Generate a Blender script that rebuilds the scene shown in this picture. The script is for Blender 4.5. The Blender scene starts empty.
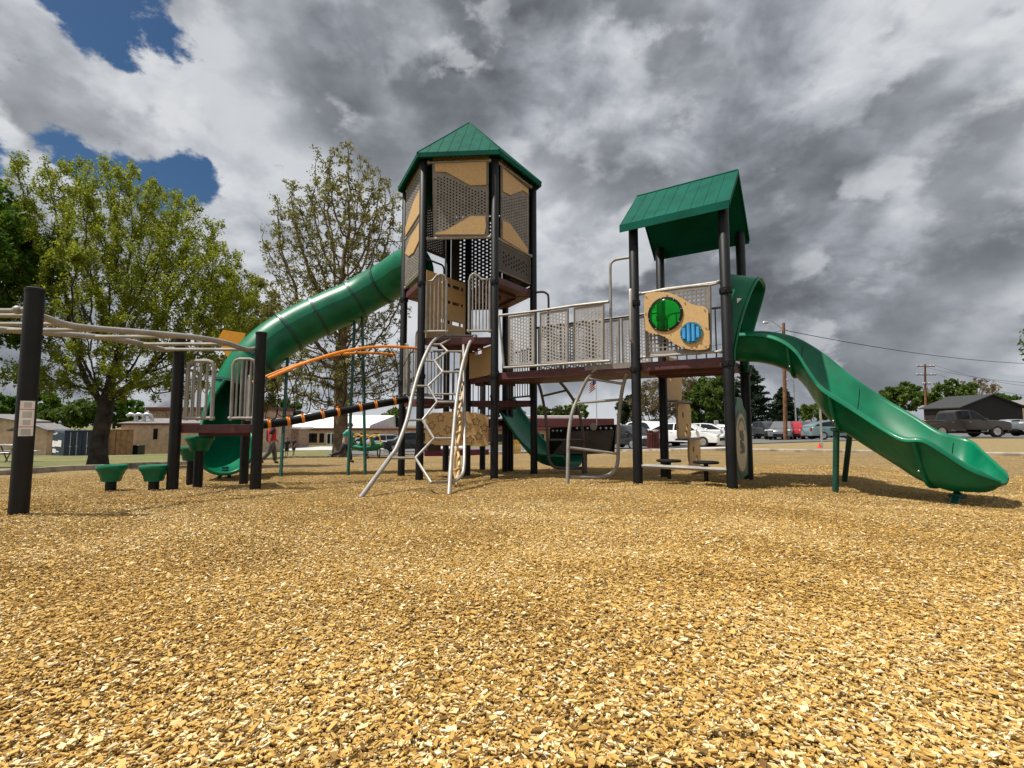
import bpy, math, random
import numpy as np
from mathutils import Vector, Matrix
random.seed(7); np.random.seed(7)
R = math.radians
S = bpy.context.scene
COL = S.collection
# ------------------------------------------------------------------ camera model
F = 500.0; PITCH = math.atan(39/500); CH = 0.85
CP, SP = math.cos(PITCH), math.sin(PITCH)
def ray(px, py):
    u, v = px-512, 384-py
    return Vector((u, F*CP-v*SP, F*SP+v*CP))
def at(px, py, D):
    r = ray(px, py); k = D/r.y
    return Vector((r.x*k, D, CH+r.z*k))
def slope(py):
    v = 384-py
    return (F*SP+v*CP)/(F*CP-v*SP)
def onplane(px, py, A, B):
    """pixel ray meets the vertical plane through A,B -> (s along AB, z)"""
    A = Vector((A[0], A[1])); B = Vector((B[0], B[1])); d = (B-A).normalized(); n = Vector((-d.y, d.x))
    r = ray(px, py); k = n.dot(A)/n.dot(Vector((r.x, r.y)))
    p = Vector((r.x*k, r.y*k))
    return ((p-A).dot(d), CH+r.z*k)
# ------------------------------------------------------------------ terrain
def prof(A, B, pts, far=8.1):
    Ds = [d for d in (.3, .6, 1, 1.5, 2, 3, 4, 5, 6, 7, 8) if d < far]
    L = [(d, A+B/d) for d in Ds]+pts
    return L
PROF = [
 (0,   prof(440,300,[(10,471),(13,467),(17,463.5),(25,460),(46,456),(60,454.5),(90,446),(150,438)])),
 (200, prof(440,300,[(10,470.5),(13,466.5),(17,463.3),(25,459),(46,454.5),(60,452.5),(90,446),(150,438)])),
 (450, prof(440,300,[(10,470),(13,465),(17,462),(25,456),(46,451),(60,449),(90,445.5),(150,437)])),
 (700, prof(438,272,[(10,465.5),(13,460),(18,454),(22,449.5),(31,446.5),(40,442.5),(57,440),(100,436),(150,433)])),
 (850, prof(438,290,[(4.4,504.5),(5.3,493.2),(6.1,482.5),(7,473),(8,467),(10,462.5),(13,457.5),(18,452),(24,447.3),(36,440),(60,437),(100,434),(150,431)], 4.1)),
 (950, prof(438,290,[(10,464.5),(13,458),(18,451.5),(24,446.5),(36,437.5),(60,433.5),(100,430),(150,428)])),
]
IG = np.linspace(1/700., 1/.3, 3000)       # grid in 1/D
def _row(pts):
    ds = np.array([p[0] for p in pts]); zs = np.array([CH+slope(p[1])*p[0] for p in pts])
    o = np.argsort(1/ds)
    return np.interp(IG, (1/ds)[o], zs[o])
UA = np.array([p[0] for p in PROF], float)
TAB = np.array([_row(p[1]) for p in PROF])
def tz(x, y):
    x = np.asarray(x, float); y = np.asarray(y, float)
    r = np.hypot(x, y)+1e-6; az = np.clip(np.arctan2(x, y), -.8, .8)
    D = np.maximum(r*np.cos(az), .3); u = np.clip(512+F*np.tan(az), 0, 950)
    fi = np.clip((1/D-IG[0])/(IG[1]-IG[0]), 0, len(IG)-1.001); i = fi.astype(int); fi = fi-i
    j = np.clip(np.searchsorted(UA, u, side='right')-1, 0, len(UA)-2); fj = (u-UA[j])/(UA[j+1]-UA[j])
    a = TAB[j, i]*(1-fi)+TAB[j, i+1]*fi; b = TAB[j+1, i]*(1-fi)+TAB[j+1, i+1]*fi
    return a*(1-fj)+b*fj
def gz(x, y): return float(tz(x, y))
def ground(px, D):
    x = (px-512)/F*D
    for k in range(3): x = (px-512)/F*(D*CP+(gz(x, D)-CH)*SP)
    return Vector((x, D, gz(x, D)))
EDGE = [(0,476),(95,470),(200,464),(270,459.5),(340,457),(420,455),(470,452.5),(640,451.5),(735,451),(800,452),(1024,456.5)]
def _edgeD(u):
    ye = np.interp(u, [e[0] for e in EDGE], [e[1] for e in EDGE])
    Dd = np.geomspace(5, 60, 800); x = (u-512)/F*Dd
    z = tz(x, Dd)
    s = (z-CH)/Dd
    k = np.argmax(s > slope(ye))
    return Dd[k]
_ue = np.linspace(0, 1024, 90); _de = np.array([_edgeD(u) for u in _ue])
_de = np.convolve(np.pad(_de, 3, mode='edge'), np.ones(7)/7, 'valid')
def edge_r(az):
    az = np.asarray(az, float); c = np.clip(az, -.797, .797)
    d = np.interp(512+F*np.tan(c), _ue, _de)
    return d/np.cos(c)
# ------------------------------------------------------------------ mesh builder
W = {}
class MB:
    def __init__(s): s.v = []; s.f = []
    def add(s, vs, fs):
        o = len(s.v); s.v += [tuple(v) for v in vs]; s.f += [tuple(i+o for i in f) for f in fs]; return s
    def box(s, c, h, X=(1,0,0), Y=(0,1,0), Z=(0,0,1)):
        c, X, Y, Z = Vector(c), Vector(X), Vector(Y), Vector(Z)
        vs = [c+X*h[0]*a+Y*h[1]*b+Z*h[2]*d for a in (-1,1) for b in (-1,1) for d in (-1,1)]
        return s.add(vs, [(0,1,3,2),(4,6,7,5),(0,4,5,1),(2,3,7,6),(0,2,6,4),(1,5,7,3)])
    def b2(s, lo, hi):
        return s.box([(a+b)/2 for a, b in zip(lo, hi)], [(b-a)/2 for a, b in zip(lo, hi)])
    def cbox(s, c, h, ch=.01, X=(1,0,0), Y=(0,1,0), Z=(0,0,1)):
        """box with its edges chamfered"""
        c, X, Y, Z = Vector(c), Vector(X), Vector(Y), Vector(Z); ch = min(ch, min(h)*.6)
        pl = [(-h[0]+ch,-h[1]),(h[0]-ch,-h[1]),(h[0],-h[1]+ch),(h[0],h[1]-ch),(h[0]-ch,h[1]),(-h[0]+ch,h[1]),(-h[0],h[1]-ch),(-h[0],-h[1]+ch)]
        rings = []
        for z, k in ((-h[2],ch),(-h[2]+ch,0),(h[2]-ch,0),(h[2],ch)):
            rings.append([c+X*(a-math.copysign(k,a))+Y*(b-math.copysign(k,b))+Z*z for a, b in pl])
        return s.loft(rings, True, True)
    def loft(s, rings, closed=True, cap=False):
        n = len(rings[0]); vs = [p for r in rings for p in r]; fs = []
        for i in range(len(rings)-1):
            for j in range(n if closed else n-1):
                k = (j+1) % n
                fs.append((i*n+j, i*n+k, (i+1)*n+k, (i+1)*n+j))
        if cap: fs.append(tuple(range(n-1,-1,-1))); fs.append(tuple((len(rings)-1)*n+j for j in range(n)))
        return s.add(vs, fs)
    def tube(s, pts, r, n=10, closed=False, cap=True):
        pts = [Vector(p) for p in pts]; m = len(pts)
        rr = r if isinstance(r, (list, tuple)) else [r]*m
        rings = []; N = None
        for i, p in enumerate(pts):
            if closed: t = pts[(i+1) % m]-pts[i-1]
            else: t = pts[min(i+1,m-1)]-pts[max(i-1,0)]
            if t.length < 1e-9: t = Vector((0,0,1))
            t.normalize()
            if N is None:
                N = t.cross(Vector((0,0,1)))
                if N.length < .05: N = t.cross(Vector((1,0,0)))
            N = N-t*N.dot(t)
            if N.length < 1e-6: N = t.orthogonal()
            N.normalize(); B = t.cross(N)
            rings.append([p+(N*math.cos(2*math.pi*k/n)+B*math.sin(2*math.pi*k/n))*rr[i] for k in range(n)])
        if closed: rings.append(rings[0])
        return s.loft(rings, True, cap and not closed)
    def lathe(s, prof, c=(0,0,0), n=20, X=(1,0,0), Y=(0,1,0), Z=(0,0,1), cap=True):
        c, X, Y, Z = Vector(c), Vector(X), Vector(Y), Vector(Z)
        rings = [[c+X*r*math.cos(2*math.pi*k/n)+Y*r*math.sin(2*math.pi*k/n)+Z*z for k in range(n)] for r, z in prof]
        return s.loft(rings, True, cap)
    def prism(s, poly, O, X, Y, N, t0, t1):
        O, X, Y, N = Vector(O), Vector(X), Vector(Y), Vector(N)
        a = [O+X*p[0]+Y*p[1]+N*t0 for p in poly]; b = [O+X*p[0]+Y*p[1]+N*t1 for p in poly]
        return s.loft([a, b], True, True)
    def cells(s, O, X, Y, N, x0, y0, cs, nx, ny, keep, t):
        """flat sheet of square cells with real openings where keep() is false"""
        O, X, Y, N = Vector(O), Vector(X), Vector(Y), Vector(N)
        K = [[bool(keep(i, j, x0+(i+.5)*cs, y0+(j+.5)*cs)) for j in range(ny)] for i in range(nx)]
        idx = {}
        def V(i, j, k):
            q = (i, j, k)
            if q not in idx:
                idx[q] = len(s.v); s.v.append(tuple(O+X*(x0+i*cs)+Y*(y0+j*cs)+N*(t*(k-.5))))
            return idx[q]
        g = lambda i, j: 0 <= i < nx and 0 <= j < ny and K[i][j]
        for i in range(nx):
            for j in range(ny):
                if not K[i][j]: continue
                s.f.append((V(i,j,1),V(i+1,j,1),V(i+1,j+1,1),V(i,j+1,1)))
                s.f.append((V(i,j,0),V(i,j+1,0),V(i+1,j+1,0),V(i+1,j,0)))
                if not g(i-1,j): s.f.append((V(i,j,0),V(i,j,1),V(i,j+1,1),V(i,j+1,0)))
                if not g(i+1,j): s.f.append((V(i+1,j,0),V(i+1,j+1,0),V(i+1,j+1,1),V(i+1,j,1)))
                if not g(i,j-1): s.f.append((V(i,j,0),V(i+1,j,0),V(i+1,j,1),V(i,j,1)))
                if not g(i,j+1): s.f.append((V(i,j+1,0),V(i,j+1,1),V(i+1,j+1,1),V(i+1,j+1,0)))
        return s
    def ball(s, c, r, n=10, m=7):
        r = r if isinstance(r, (list, tuple)) else (r, r, r)
        rings = []
        for i in range(m+1):
            a = -math.pi/2+math.pi*i/m; q = max(math.cos(a), .02)
            rings.append([(c[0]+r[0]*q*math.cos(2*math.pi*k/n), c[1]+r[1]*q*math.sin(2*math.pi*k/n), c[2]+r[2]*math.sin(a)) for k in range(n)])
        return s.loft(rings, True, True)
    def obj(s, name, mat, parent=None, smooth=40, **kw):
        me = bpy.data.meshes.new(name)
        off = W.get(parent, Vector((0,0,0))) if parent else Vector((0,0,0))
        me.from_pydata([(v[0]-off.x, v[1]-off.y, v[2]-off.z) for v in s.v], [], s.f)
        me.materials.append(mat)
        fix_normals(me)
        if smooth:
            me.polygons.foreach_set('use_smooth', [True]*len(me.polygons))
            me.set_sharp_from_angle(angle=R(smooth))
        return link(name, me, parent, off, **kw)
import bmesh
def fix_normals(me):
    b = bmesh.new(); b.from_mesh(me); bmesh.ops.recalc_face_normals(b, faces=b.faces); b.to_mesh(me); b.free()
def link(name, me, parent=None, off=None, label=None, cat=None, group=None, kind=None):
    o = bpy.data.objects.new(name, me); COL.objects.link(o)
    if parent: o.parent = parent
    W[o] = off if off is not None else Vector((0,0,0))
    tag(o, label, cat, group, kind); return o
def tag(o, label=None, cat=None, group=None, kind=None):
    if label: o['label'] = label
    if cat: o['category'] = cat
    if group: o['group'] = group
    if kind: o['kind'] = kind
    return o
def thing(name, loc, label, cat, group=None):
    o = bpy.data.objects.new(name, None); COL.objects.link(o); o.location = loc; o.empty_display_size = .2
    W[o] = Vector(loc); return tag(o, label, cat, group)
def part_empty(name, parent):
    o = bpy.data.objects.new(name, None); COL.objects.link(o); o.parent = parent; W[o] = W[parent]; return o
def copy_tree(o, parent=None):
    c = o.copy(); COL.objects.link(c)
    if parent: c.parent = parent
    for ch in list(o.children): copy_tree(ch, c)
    return c
def npmesh(name, V, Fq, mat, attr=None, smooth=False):
    me = bpy.data.meshes.new(name); k = Fq.shape[1]
    me.vertices.add(len(V)); me.vertices.foreach_set('co', np.ascontiguousarray(V, np.float32).ravel())
    me.loops.add(Fq.size); me.loops.foreach_set('vertex_index', np.ascontiguousarray(Fq, np.int32).ravel())
    me.polygons.add(len(Fq)); me.polygons.foreach_set('loop_start', np.arange(len(Fq), dtype=np.int32)*k)
    me.polygons.foreach_set('use_smooth', np.full(len(Fq), smooth))
    me.update(calc_edges=True)
    if attr is not None:
        a = me.attributes.new('tint', 'FLOAT', 'FACE'); a.data.foreach_set('value', np.ascontiguousarray(attr, np.float32))
    me.materials.append(mat); return me
def crom(P, n=6):
    """Catmull-Rom through a list of equal-length tuples"""
    P = [np.array(p, float) for p in P]; out = []
    for i in range(len(P)-1):
        a, b, c, d = P[max(i-1,0)], P[i], P[i+1], P[min(i+2,len(P)-1)]
        for k in range(n):
            t = k/n
            out.append(.5*((2*b)+(c-a)*t+(2*a-5*b+4*c-d)*t*t+(3*b-a-3*c+d)*t**3))
    out.append(P[-1]); return out
def curve_pts(P, n=6): return [Vector(p[:3]) for p in crom([tuple(q) for q in P], n)]
def inpoly(x, y, P):
    c = False; j = len(P)-1
    for i in range(len(P)):
        if (P[i][1] > y) != (P[j][1] > y) and x < (P[j][0]-P[i][0])*(y-P[i][1])/(P[j][1]-P[i][1])+P[i][0]: c = not c
        j = i
    return c
# ------------------------------------------------------------------ materials
def nodes(m):
    m.use_nodes = True; nt = m.node_tree; return nt, nt.nodes, nt.links
def mat(name, col, rough=.5, metal=0, var=.12, vs=6., bump=0, bs=60., spec=.5, coat=0, dirt=None, emit=None, rvar=.08):
    m = bpy.data.materials.new(name); nt, N, L = nodes(m); b = N['Principled BSDF']
    tc = N.new('ShaderNodeTexCoord'); n1 = N.new('ShaderNodeTexNoise'); n1.inputs['Scale'].default_value = vs; n1.inputs['Detail'].default_value = 6
    L.new(tc.outputs['Object'], n1.inputs['Vector'])
    mx = N.new('ShaderNodeMix'); mx.data_type = 'RGBA'
    d = dirt if dirt else tuple(max(0, c*(1-var*2.2)) for c in col)
    hi = tuple(min(1, c*(1+var)) for c in col)
    mx.inputs[6].default_value = (*d, 1); mx.inputs[7].default_value = (*hi, 1)
    mr = N.new('ShaderNodeMapRange'); mr.inputs[1].default_value = .3; mr.inputs[2].default_value = .62
    L.new(n1.outputs['Fac'], mr.inputs[0]); L.new(mr.outputs[0], mx.inputs[0]); L.new(mx.outputs[2], b.inputs['Base Color'])
    mr2 = N.new('ShaderNodeMapRange'); mr2.inputs[3].default_value = max(.02, rough-rvar); mr2.inputs[4].default_value = min(1, rough+rvar)
    n2 = N.new('ShaderNodeTexNoise'); n2.inputs['Scale'].default_value = vs*3; n2.inputs['Detail'].default_value = 4
    L.new(tc.outputs['Object'], n2.inputs['Vector']); L.new(n2.outputs['Fac'], mr2.inputs[0]); L.new(mr2.outputs[0], b.inputs['Roughness'])
    b.inputs['Metallic'].default_value = metal; b.inputs['Specular IOR Level'].default_value = spec
    if coat: b.inputs['Coat Weight'].default_value = coat; b.inputs['Coat Roughness'].default_value = .1
    if bump:
        n3 = N.new('ShaderNodeTexNoise'); n3.inputs['Scale'].default_value = bs; n3.inputs['Detail'].default_value = 4
        bp = N.new('ShaderNodeBump'); bp.inputs['Strength'].default_value = bump; bp.inputs['Distance'].default_value = .01
        L.new(tc.outputs['Object'], n3.inputs['Vector']); L.new(n3.outputs['Fac'], bp.inputs['Height']); L.new(bp.outputs[0], b.inputs['Normal'])
    if emit: b.inputs['Emission Color'].default_value = (*emit, 1); b.inputs['Emission Strength'].default_value = 1
    return m
def tint_mat(name, stops, rough=.8, trans=0, transcol=None, spec=.3):
    m = bpy.data.materials.new(name); nt, N, L = nodes(m); b = N['Principled BSDF']
    a = N.new('ShaderNodeAttribute'); a.attribute_name = 'tint'
    cr = N.new('ShaderNodeValToRGB'); e = cr.color_ramp.elements
    while len(e) < len(stops): e.new(.5)
    for q, (p, c) in zip(e, stops): q.position = p; q.color = (*c, 1)
    L.new(a.outputs['Fac'], cr.inputs[0]); L.new(cr.outputs[0], b.inputs['Base Color'])
    b.inputs['Roughness'].default_value = rough; b.inputs['Specular IOR Level'].default_value = .12 if trans else spec
    if trans:
        t = N.new('ShaderNodeBsdfTranslucent'); mx = N.new('ShaderNodeMixShader'); mx.inputs[0].default_value = trans
        hs = N.new('ShaderNodeHueSaturation'); hs.inputs['Value'].default_value = 1.5; hs.inputs['Hue'].default_value = .48
        L.new(cr.outputs[0], hs.inputs['Color']); L.new(hs.outputs[0], t.inputs[0])
        L.new(b.outputs[0], mx.inputs[1]); L.new(t.outputs[0], mx.inputs[2]); L.new(mx.outputs[0], N['Material Output'].inputs[0])
    return m
M = {}
M['post'] = mat('powder coated charcoal', (.006,.0065,.0075), .5, 0, .25, 5, .05, 200, .3)
M['green'] = mat('moulded green plastic', (.0004,.135,.064), .36, 0, .14, 3, .03, 150, .28, .10)
M['greenroof'] = mat('green roof sheet', (.001,.078,.053), .62, 0, .10, 4, .04, 80, .08)
M['greenpole'] = mat('dark green pole', (.006,.07,.05), .4)
M['maroon'] = mat('maroon coated deck', (.085,.022,.024), .55, 0, .15, 8)
M['tan'] = mat('tan plastic sheet', (.54,.35,.15), .55, 0, .05, 30, .05, 300)
M['gray'] = mat('warm grey perforated sheet', (.20,.18,.16), .55, 0, .1, 10)
M['silver'] = mat('champagne metallic tube', (.30,.285,.262), .5, .25, .1, 8)
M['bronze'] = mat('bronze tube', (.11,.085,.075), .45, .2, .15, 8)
M['orange'] = mat('orange coated tube', (.82,.27,.025), .45, 0, .08, 8)
M['black'] = mat('black rubber', (.006,.006,.0065), .65, 0, .2, 12, .1, 120, .2)
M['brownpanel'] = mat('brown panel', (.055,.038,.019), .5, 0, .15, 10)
M['cream'] = mat('cream sheet', (.55,.48,.33), .5, 0, .08, 12)
M['bolt'] = mat('bright bolt steel', (.6,.6,.6), .3, .8, .05)
def glassy(name, col, tr=.75, rough=.08):
    m = bpy.data.materials.new(name); nt, N, L = nodes(m); b = N['Principled BSDF']
    b.inputs['Base Color'].default_value = (*col, 1); b.inputs['Roughness'].default_value = rough
    n = N.new('ShaderNodeTexNoise'); n.inputs['Scale'].default_value = 5; tc = N.new('ShaderNodeTexCoord'); L.new(tc.outputs['Object'], n.inputs['Vector'])
    mr = N.new('ShaderNodeMapRange'); mr.inputs[3].default_value = max(.02,rough-.03); mr.inputs[4].default_value = rough+.05
    L.new(n.outputs['Fac'], mr.inputs[0]); L.new(mr.outputs[0], b.inputs['Roughness'])
    t = N.new('ShaderNodeBsdfTransparent'); t.inputs[0].default_value = (*[min(1,c*2.2) for c in col], 1)
    mx = N.new('ShaderNodeMixShader'); mx.inputs[0].default_value = tr
    L.new(b.outputs[0], mx.inputs[1]); L.new(t.outputs[0], mx.inputs[2]); L.new(mx.outputs[0], N['Material Output'].inputs[0]); return m
M['greenlens'] = glassy('green bubble lens', (.01,.34,.03), .85, .12)
M['bluelens'] = mat('blue plastic bars', (.06,.33,.68), .35, 0, .08)
M['teal'] = mat('teal rim', (.02,.16,.22), .4)
M['glass'] = mat('dark window glass', (.010,.013,.016), .08, 0, .3, 2, 0, 1, .35)
M['tyre'] = mat('tyre rubber', (.015,.015,.016), .8)
M['rim'] = mat('alloy rim', (.5,.5,.52), .3, .8)
M['lampred'] = mat('red lamp lens', (.4,.01,.01), .2)
M['lampwhite'] = mat('clear lamp lens', (.7,.7,.72), .15)
M['white'] = mat('white paint', (.75,.74,.72), .5)
M['redp'] = mat('red print', (.55,.03,.03), .5)
M['grayprint'] = mat('grey print', (.25,.25,.26), .6)
# =================================================================== the play structure
e = Vector((.9976, -.0698, 0)); nn = Vector((.0698, .9976, 0)); SD = 1.1
H1 = Vector((-1.355, 7.39, 0)); H2 = H1+e*SD; HC = (H1+H2)/2+nn*.9526
H0 = HC-e*SD; H5 = HC+e*SD; H3 = HC*2-H2; H4 = HC*2-H1
bd = Vector((.829, -.559, 0)); bn = Vector((.559, .829, 0)); TS = 1.06
P1 = Vector((1.522, 6.11, 0)); P3 = P1+bd*TS; P2 = P1+bn*TS; P4 = P3+bn*TS
A1 = Vector((-4.025, 6.0, 0)); A2 = Vector((-3.04, 6.0, 0)); A3 = Vector((-3.66, 6.9, 0)); AX = Vector((-3.785, 3.9, 0))
ZB, ZF, ZU, ZL = 1.59, 2.12, 3.06, .83       # bridge, front wedge, top deck, left deck
PS = thing('play_structure', (HC.x, HC.y, gz(HC.x, HC.y)), 'large green, tan and charcoal playground structure with tower, bridge and slides standing on wood chips', 'play structure')
UP = Vector((0,0,1))
def frame(A, B):
    d = (Vector((B[0],B[1],0))-Vector((A[0],A[1],0))).normalized()
    return Vector((A[0],A[1],0)), d, Vector((d.y,-d.x,0))
def px2(A, B, pts): return [onplane(p[0], p[1], A, B) for p in pts]
def w3(A, B, sz, off=0):
    O, d, n = frame(A, B); return O+d*sz[0]+UP*sz[1]+n*off
# ---- posts
def post(P, ztop, r=.058, cap=False, clamps=()):
    z0 = gz(P.x, P.y)-.12; m = MB()
    prof = [(r, z0), (r, ztop-.012), (r-.01, ztop)]
    if cap: prof = [(r, z0), (r, ztop-.03), (r+.004, ztop-.03), (r+.004, ztop-.008), (r-.01, ztop)]
    m.lathe(prof, (P.x, P.y, 0), 20)
    o = m.obj('post', M['post'], PS)
    for z in clamps:
        c = MB(); c.lathe([(r+.001,z-.035),(r+.012,z-.03),(r+.012,z+.03),(r+.001,z+.035)], (P.x,P.y,0), 20)
        a = random.uniform(3.6, 5.6)
        for s in (-1, 1): c.ball((P.x+(r+.014)*math.cos(a+s*.5), P.y+(r+.014)*math.sin(a+s*.5), z), .011, 8, 5)
        c.obj('clamp', M['post'], o)
    return o
for P in (H0, H1, H2, H3, H4, H5): post(P, 4.86, clamps=(ZU-.12, ZB-.05) if P in (H1, H2, H0) else ())
post(HC, 4.0)
post(Vector((-.58, 9.9, 0)), 2.2); post(Vector((-.03, 9.3, 0)), 2.4)
pzt = {}
for P, y in ((P1,226),(P3,207)): pzt[tuple(P)] = CH+slope(y)*P.y
sk = post(AX, CH+slope(288)*AX.y, .062, True)
post(A1, CH+slope(333)*A1.y, .062, True); post(A2, CH+slope(332)*A2.y, .062, True); post(A3, 1.75, .058, True)
# safety sticker on the lone left post: white sheets with a red band and grey lines of small print
def sticker(px0, py0, px1, py1, D):
    a = at(px0, py0, D); b = at(px1, py1, D); r = .0635
    c = Vector((AX.x, AX.y, 0)); ang = math.atan2(-AX.y, -AX.x); w = abs(b.x-a.x)
    def patch(z0, z1, ha, rr, name, m, par):
        q = MB(); n = 8
        q.loft([[c+Vector((rr*math.cos(ang-ha+2*ha*k/n+.12), rr*math.sin(ang-ha+2*ha*k/n+.12), z)) for k in range(n+1)] for z in (z0, z1)], False)
        return q.obj(name, m, par)
    h = a.z-b.z
    s = patch(b.z, a.z, .72, r, 'safety_sticker', M['white'], sk)
    for j in range(2):
        zt = a.z-h*.5*j
        patch(zt-h*.25, zt-h*.23, .72, r+.001, 'red_band', M['redp'], sk)
        for k in (.05,.08,.11,.14,.17,.31,.34,.37,.40,.43,.46):
            patch(zt-h*k-.004, zt-h*k, .55-.1*((k*100) % 3), r+.001, 'print_line', M['grayprint'], sk)
sticker(22, 401, 32, 436, 3.88)
# ---- hexagonal roof
def hexroof():
    m = MB(); Rr = 1.245; ze, zl, za = 4.93, 4.86, 6.05
    ap = HC+UP*za; vs = []
    cor = [HC+(e*math.cos(R(60*k))+nn*math.sin(R(60*k)))*Rr for k in range(6)]
    for k in range(6):
        a, b = cor[k], cor[(k+1) % 6]; n = ((a+b)/2-HC).normalized()
        m.add([a+UP*ze, b+UP*ze, ap], [(0,1,2)])
        m.add([a+UP*zl, b+UP*zl, b+UP*ze, a+UP*ze], [(0,1,2,3)])
        m.add([a*.97+HC*.03+UP*zl, b*.97+HC*.03+UP*zl, HC+UP*(za-.06)], [(2,1,0)])
        m.add([a+UP*zl, b+UP*zl, b*.97+HC*.03+UP*zl, a*.97+HC*.03+UP*zl], [(3,2,1,0)])
        for s in (-.75,-.5,-.25,0,.25,.5,.75):        # raised seams
            p0 = (a+b)/2+(b-a)*.5*s; t = 1-abs(s)
            top = p0+(HC-p0).dot(n)*n*t+UP*(ze+(za-ze)*t) if False else None
            q0 = p0+UP*(ze+.004); d = (ap-((a+b)/2+UP*ze)); q1 = q0+d*t
            m.tube([q0, q1], .0035, 5)
    for k in range(6): m.tube([cor[k]+UP*ze, ap], .012, 6)
    return m.obj('hexagonal_roof', M['greenroof'], PS, 30)
hr = hexroof()
# ---- gable roof over the right tower
def gable():
    ctr = (P1+P4)/2; hb = TS/2+.13
    E0 = P1-bn*.13; E1 = P3-bn*.13
    a0 = onplane(619.5, 224, E0, E1); a1 = onplane(729, 202, E0, E1)
    R0 = P1+bn*TS/2; R1 = P3+bn*TS/2
    r0 = onplane(637, 196, R0, R1); r1 = onplane(737, 170.5, R0, R1)
    s0, s1 = a0[0], a1[0]; ze = (a0[1]+a1[1])/2; zr = (r0[1]+r1[1])/2
    print('GABLE', a0, a1, r0, r1)
    m = MB(); t = .02; fa = .085
    def pt(s, b, z): return P1+bd*s+bn*(TS/2+b)+UP*z
    for sg in (-1, 1):
        for dz, fl in ((0, 1), (-.03, -1)):
            q = [pt(s0, sg*hb, ze+dz), pt(s1, sg*hb, ze+dz), pt(s1, 0, zr+dz), pt(s0, 0, zr+dz)]
            m.add(q, [(0,1,2,3)])
        # eave drop and rake edges
        m.box(pt((s0+s1)/2, sg*hb, ze-fa/2), ((s1-s0)/2, .006, fa/2+.004), bd, bn, UP)
        for s in (s0, s1):
            m.loft([[pt(s, sg*hb, ze+.004), pt(s, sg*hb, ze-.06), pt(s, 0, zr-.06), pt(s, 0, zr+.004)],
                    [pt(s+.008, sg*hb, ze+.004), pt(s+.008, sg*hb, ze-.06), pt(s+.008, 0, zr-.06), pt(s+.008, 0, zr+.004)]], True, True)
        k = 9
        for i in range(1, k):
            s = s0+(s1-s0)*i/k
            m.tube([pt(s, sg*hb, ze+.001), pt(s, 0, zr+.001)], .0035, 5)
    m.tube([pt(s0, 0, zr), pt(s1, 0, zr)], .014, 6)
    m.obj('gable_roof', M['greenroof'], PS, 30)
    zp = ze+(zr-ze)*(.13-.058)/hb-.032
    for P in (P1, P2, P3, P4): post(P, zp, clamps=(ZB-.08, 2.33))
gable()
# ---- decks
def deck(tri, z, t=.10, name='deck', mt='maroon'):
    m = MB(); c = sum(tri, Vector((0,0,0)))/len(tri)
    q = [p+(c-p)*.05 for p in tri]
    n = len(q)
    m.loft([[p+UP*(z-t) for p in q], [p+UP*(z-.012) for p in q], [p+(c-p)*.012+UP*z for p in q]], True, True)
    # downturned lip and stiffener ribs under the sheet
    for k in range(1, 4):
        a = q[0]+(q[-1]-q[0])*k/4; b = q[1]+(q[-2 if n > 3 else -1]-q[1])*k/4
        m.box((a+b)/2+UP*(z-t-.02), ((b-a).length/2*.9, .012, .02), (b-a).normalized(), UP.cross((b-a).normalized()), UP)
    for k in range(n):
        a, b = q[k], q[(k+1) % n]; out = ((a+b)/2-c).normalized()
        for s in (.25, .75): m.ball(a+(b-a)*s+out*.004+UP*(z-t/2), .010, 6, 4)
    return m.obj(name, M[mt], PS)
deck([H1, H2, HC], ZF); deck([H2, H5, HC], ZB); deck([H0, H1, HC], 1.22); deck([H5, H4, HC], 1.22); deck([H4, H3, HC], .9)
deck([H0, H1, HC], ZU); deck([H2, H5, HC], ZU); deck([H3, H0, HC], ZU+.0); deck([H3, H4, HC], ZU); deck([H5, H4, HC], ZU)
deck([P1, P3, P4, P2], ZB); deck([A1, A2, A3], ZL)
# ---- perforated panels
def dots(i, j): return not ((i % 2 == 1) and ((j+(i//2)) % 2 == 0))
def fine(i, j): return not ((i % 3 != 0) and ((j+i//3) % 3 != 0))
def squares(i, j): return not (i % 3 != 0 and j % 3 != 0)
def solid(i, j): return True
def panel(name, A, B, poly, keep=dots, cs=.024, m='gray', rim=.05, framer=.016, off=0, parent=None, perf=None, t=.018, fm='gray'):
    """panel in the vertical plane AB; poly in (s,z); perf = polygons that carry the holes"""
    xs = [p[0] for p in poly]; zs = [p[1] for p in poly]; O, d, n = frame(A, B); par = parent or PS
    nx = int((max(xs)-min(xs))/cs)+1; ny = int((max(zs)-min(zs))/cs)+1
    def k(i, j, x, y):
        if not inpoly(x, y, poly): return False
        if perf is None:
            if x < min(xs)+rim or x > max(xs)-rim or y < min(zs)+rim or y > max(zs)-rim: return True
            return keep(i, j)
        if keep is None:
            if (x-LC[0])**2+(y-LC[1])**2 < LR*LR: return False
            if x < min(xs)+.04 or x > max(xs)-.04 or y < min(zs)+.045 or y > max(zs)-.045: return True
            return not (i % 3 != 0 and j % 3 != 0)
        return keep(i, j) if any(inpoly(x, y, q) for q in perf) else True
    q = MB(); q.cells(O+n*off, d, UP, n, min(xs), min(zs), cs, nx, ny, k, t)
    o = q.obj(name, M[m], par, 30)
    if framer:
        f = MB(); f.tube([O+n*off+d*p[0]+UP*p[1] for p in poly], framer, 6, True); f.obj('panel_frame', M[fm], o if par is PS else par)
    return o
def inlay(A, B, poly, parent, off=.012, t=.014, m='tan', name='tan_inlay'):
    O, d, n = frame(A, B); q = MB(); q.prism(poly, O, d, UP, n, off-t*.3, off+t); return q.obj(name, M[m], parent, 20)
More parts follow.
